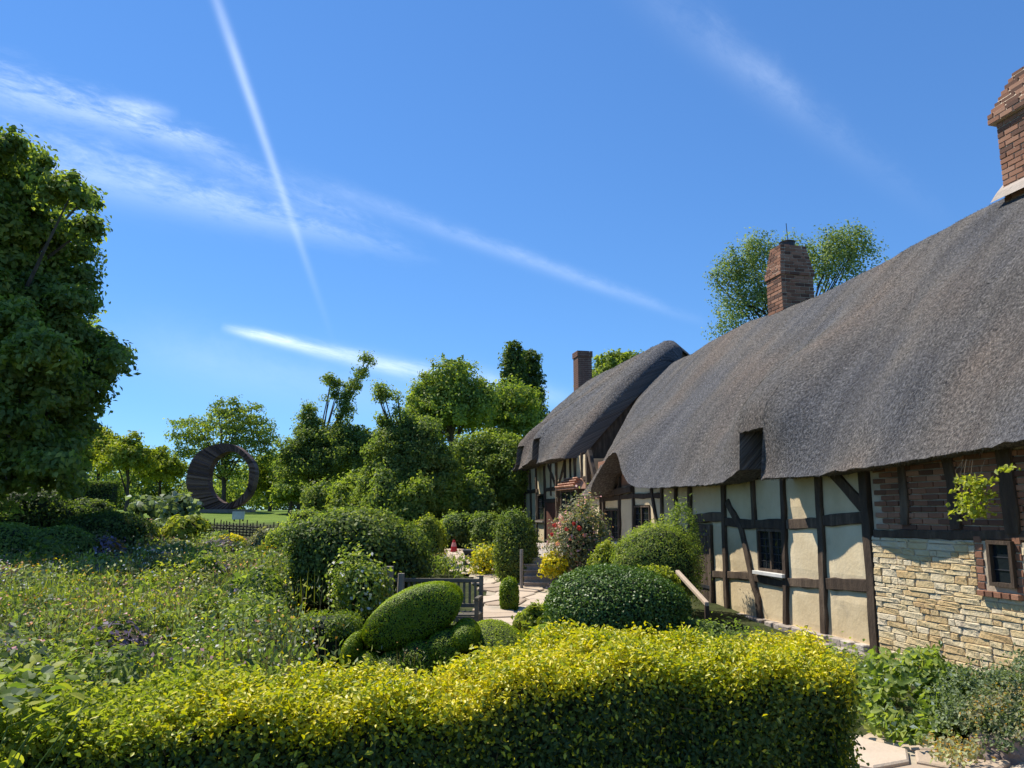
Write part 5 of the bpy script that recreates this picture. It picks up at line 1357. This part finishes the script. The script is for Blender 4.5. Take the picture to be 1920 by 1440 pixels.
    b = f.nv; V = np.array(V[-len(prof_):]); f.V.append(np.concatenate([V[:4], V[3:7]])); 
    f.Fq.append(np.array([[b,b+1,b+2,b+3],[b,b+3,b+5,b+7],[b+4,b+5,b+6,b+7]])); f.R.append(np.full(3,.5)); f.MI.append(np.full(3,1)); f.nv += 8
    # end cap (left) is outside the picture
    o = f.build('foliage', [MT['golden'], MT['core'], MT['green_yellow'], MT['green_dark'], MT['brownish']], root); o['kind'] = 'stuff'
    # separately built large front leaves
    me = []
    for i in range(5):
        g = FM(); g.leaves(np.array([[0,0,0.]]), np.array([[0,0,1.]]), .027, .017, 0, .25, two=True, up=np.array([[0,4.,0]])); 
        ob = g.build('leaf', [MT['golden']]); me.append(ob.data); bpy.data.objects.remove(ob)
    for m_ in me: m_.attributes['rnd'].data.foreach_set('value', [random.uniform(.3,1)]*len(m_.polygons))
    for i in range(220):
        x_ = random.uniform(-1.3, HX1-.25); v_ = random.uniform(-.08,.25); z_ = float(top(x_, max(v_,0)))+random.uniform(-.03,.03)
        y_ = float(yf(x_)) + v_*.9
        if v_ < 0: y_ = float(yf(x_))-.05; z_ -= random.uniform(.02,.25)
        o = bpy.data.objects.new('leaf', random.choice(me)); col.objects.link(o); o.parent = root
        o.location = Vector((x_, y_, z_)) - root.location; o.rotation_euler = (random.uniform(-.9,.9), random.uniform(-.9,.9), random.uniform(0,6.28))
hedge()
# broad-leaved climber over the hedge's left end
cl = empty('bindweed', (-1.5, 2.7, 0), 'broad heart-leaved climber sprawling over the left end of the golden hedge', 'climber')
def big_leaf(name, m, L):
    """heart-shaped leaf, folded along the midrib, about 16 triangles"""
    pts = [(0,-.42),(.20,-.55),(.42,-.38),(.48,-.05),(.36,.25),(.16,.5),(0,.66)]
    mb = MB(); mid = [(0,-.42),(0,-.30),(0,-.16),(0,0),(0,.2),(0,.42),(0,.66)]
    for sg in (1, -1):
        for i in range(6):
            a, b = pts[i], pts[i+1]; c, d = mid[i], mid[i+1]
            z = lambda p: .18*abs(p[0]) - .12*p[1]*p[1]
            q = [Vector((c[0]*L, c[1]*L, z(c)*L)), Vector((sg*a[0]*L, a[1]*L, z(a)*L)), Vector((sg*b[0]*L, b[1]*L, z(b)*L)), Vector((d[0]*L, d[1]*L, z(d)*L))]
            mb.quad(q if sg > 0 else q[::-1])
    me = bpy.data.meshes.new(name); me.from_pydata(mb.v, [], mb.f); me.materials.append(m)
    a = me.attributes.new('rnd', 'FLOAT', 'FACE'); a.data.foreach_set('value', [random.random()]*len(me.polygons)); me.update(); return me
BL = [big_leaf('leaf', MT['green_yellow'], .042), big_leaf('leaf', MT['green_fresh'], .046), big_leaf('leaf', MT['green_grey'], .040), big_leaf('leaf', MT['green_fresh'], .036), big_leaf('leaf', MT['green_yellow'], .036)]
for i in range(230):
    px = random.triangular(-60, 250, 0); v_ = random.random(); Y = 2.33+v_*.7 if random.random() < .75 else 2.30
    x_ = (px-960)/F*Y*1.04; top_ = 1.03+random.uniform(-.03,.03)
    z_ = top_ if Y > 2.32 else top_-random.uniform(.03,.40)
    o = bpy.data.objects.new('leaf', random.choice(BL)); col.objects.link(o); o.parent = cl
    o.location = Vector((x_, Y, z_)) - cl.location; o.rotation_euler = (random.uniform(-.5,.7) + (.9 if Y < 2.32 else 0), random.uniform(-.6,.6), random.uniform(0,6.28))
mb = MB()
for i in range(10):
    x_ = random.uniform(-1.75,-1.2); mb.tube([(x_,2.2,.5),(x_+random.uniform(-.05,.05),2.2,.8),(x_+random.uniform(-.06,.06),2.3,1.0),(x_+random.uniform(-.1,.1),2.5,1.02)], .002, 5)
mb.build('stems', MT['green_fresh'], cl)

# ------------------------------------------------------------------ right foreground: plants against the stone wall
def lobed(name, label, px0, px1, py0, py1, Y0, Y1, n, L, m, m2, wfr=.3):
    f = FM(); k = n
    cx_ = [(rng.uniform(px0, px1), rng.uniform(py0, py1)) for _ in range(26)]
    q_ = rng.integers(0, 26, k); cx_ = np.array(cx_); sg = (px1-px0)*.10
    px = cx_[q_,0] + rng.normal(0, sg, k); py = np.clip(cx_[q_,1] + rng.normal(0, sg*.6, k), py0-25, py1+6) + 18*((px-(px0+px1)/2)/(px1-px0)*2)**2*np.where(cx_[q_,1] < (py0+py1)/2, 1, -1); Yd = lerp(Y1, Y0, (py-py0)/(py1-py0)) + rng.normal(0,.12,k)
    P = np.array([tuple(at(a_, b_, float(c_))) for a_, b_, c_ in zip(px, py, Yd)])
    cl_ = rng.normal(size=(k,3))*.02; P = P+cl_
    f.leaves(P, rng.normal(size=(k,3))*.7+[-.5,-.1,.8], L, L*.65, 0, .2, two=True)
    pk = rng.random(k) < wfr; f.leaves(P[pk]+.01, rng.normal(size=(pk.sum(),3))+[0,0,.8], L*.7, L*.4, 1, .2)
    return f, [m, m2]
f, ms = lobed('a', '', 1628, 1800, 1228, 1385, 5.75, 6.6, 2400, .078, MT['green_fresh'], MT['silver'], .35)
for i in range(16):
    a = at(random.uniform(1650,1780), random.uniform(1240,1300), 6.4); g = Vector((a.x+random.uniform(-.2,.2), 6.2, 0)); 
def grp(nm, f, ms, lb, ct):
    r_ = empty(nm, (float(np.concatenate(f.V)[:,0].mean()), float(np.concatenate(f.V)[:,1].mean()), 0), lb, ct)
    o = f.build('foliage', ms, r_); o['kind'] = 'stuff'; return r_
grp('leafy_shrub', f, ms, 'lobed green leafy shrub growing between hedge end and stone wall', 'shrub')
f, ms = lobed('a', '', 1790, 2000, 1240, 1395, 5.4, 6.35, 14000, .030, MT['green_grey'], MT['green_blue'], .4)
grp('feathery_shrub', f, ms, 'grey-green feathery shrub against the stone wall at the right edge', 'shrub')
f, ms = lobed('a', '', 1820, 1990, 1300, 1375, 5.2, 5.6, 700, .030, MT['bronze'], MT['orange'], .4)
grp('seed_heads', f, ms, 'dry brown and orange flower heads in front of the feathery shrub', 'flowers')
f, ms = lobed('a', '', 1752, 1830, 1385, 1428, 4.75, 5.2, 420, .035, MT['bronze'], MT['orange'], .6)
grp('low_plant', f, ms, 'low rusty orange plant at the edge of the paving', 'plant')
# climber shoots hanging in front of the brick wall
f = FM()
for (x, y, rx, ry, k) in ((1822,922,22,26,110),(1835,905,14,12,50),(1812,950,22,24,110),(1830,965,22,8,60),(1800,900,10,8,20),(1888,880,12,6,26),(1842,940,14,20,60)):
    s0_ = [wall(x+rng.normal(0,rx*.5), y+rng.normal(0,ry*.5), 5.5) for _ in range(k)]
    P = np.array([tuple(H(a_, 5.5+rng.normal(0,.06), b_)) for a_, b_ in s0_]); f.leaves(P, rng.normal(size=(k,3))+[-.6,0,.7], .055, .035, 0, .2, two=True)
o = grp('wall_climber', f, [MT['green_yellow']], 'sunlit yellow-green shoots hanging in front of the brick wall', 'climber')
mb = MB()
for i in range(7):
    x = random.uniform(1795,1850); a = H(*(lambda w_: (w_[0], 5.65, w_[1]))(wall(x, 862, 5.65))); b = H(*(lambda w_: (w_[0], 5.5, w_[1]))(wall(x+random.uniform(-15,10), random.uniform(900,965), 5.5)))
    mb.tube([a, a.lerp(b,.5)-DN*.05, b], .004, 4)
mb.build('stems', MT['brownish'], o)
for i, (x, y_, lb_, m_) in enumerate(((1385,8.3,'low weedy tuft at the plaster wall foot, farthest of three',('green_mid')),(1490,7.5,'low grey-green tuft at the plaster wall foot, middle of three',('green_grey')),(1585,6.9,'fluffy green tuft at the corner of the stone wall',('green_fresh')))):
    c = at(x, 1200, y_+.1); bush('wall_foot_plant', lb_, 'plant', (c.x, y_+.1, .12), (.42,.26,.26), 1900, .045, MT[m_], amp=.25, spread=.2, core=.45, seed=80+i, zmin=0, wild=.4)
# rocks by the path corner
def rock(name, label, c, r, seed, m):
    import bmesh
    bm = bmesh.new(); bmesh.ops.create_icosphere(bm, subdivisions=4, radius=1)
    for v in bm.verts:
        n_ = mnoise.noise(v.co*1.3+Vector((seed,0,0)))*.35 + mnoise.noise(v.co*4+Vector((seed,5,0)))*.10
        v.co = Vector([math.copysign(abs(q)**.8, q) for q in v.co])*(1+n_); v.co = Vector((v.co.x*r[0], v.co.y*r[1], v.co.z*r[2]))
    me = bpy.data.meshes.new(name); bm.to_mesh(me); bm.free(); me.polygons.foreach_set('use_smooth', [False]*len(me.polygons))
    o = link(name, me, m, None, c); return tag(o, label, 'rock')
g = G(1885, 1428); rock('edging_rock', 'pinkish rough rock at the bottom right corner', (g.x+.09, g.y+.05, .05), (.22,.16,.12), 3, MT['rock'])
g = G(1835, 1432); rock('edging_rock', 'flatter rock left of the pinkish corner rock', (g.x+.02, g.y+.05, .03), (.14,.12,.06), 8, MT['rock'])
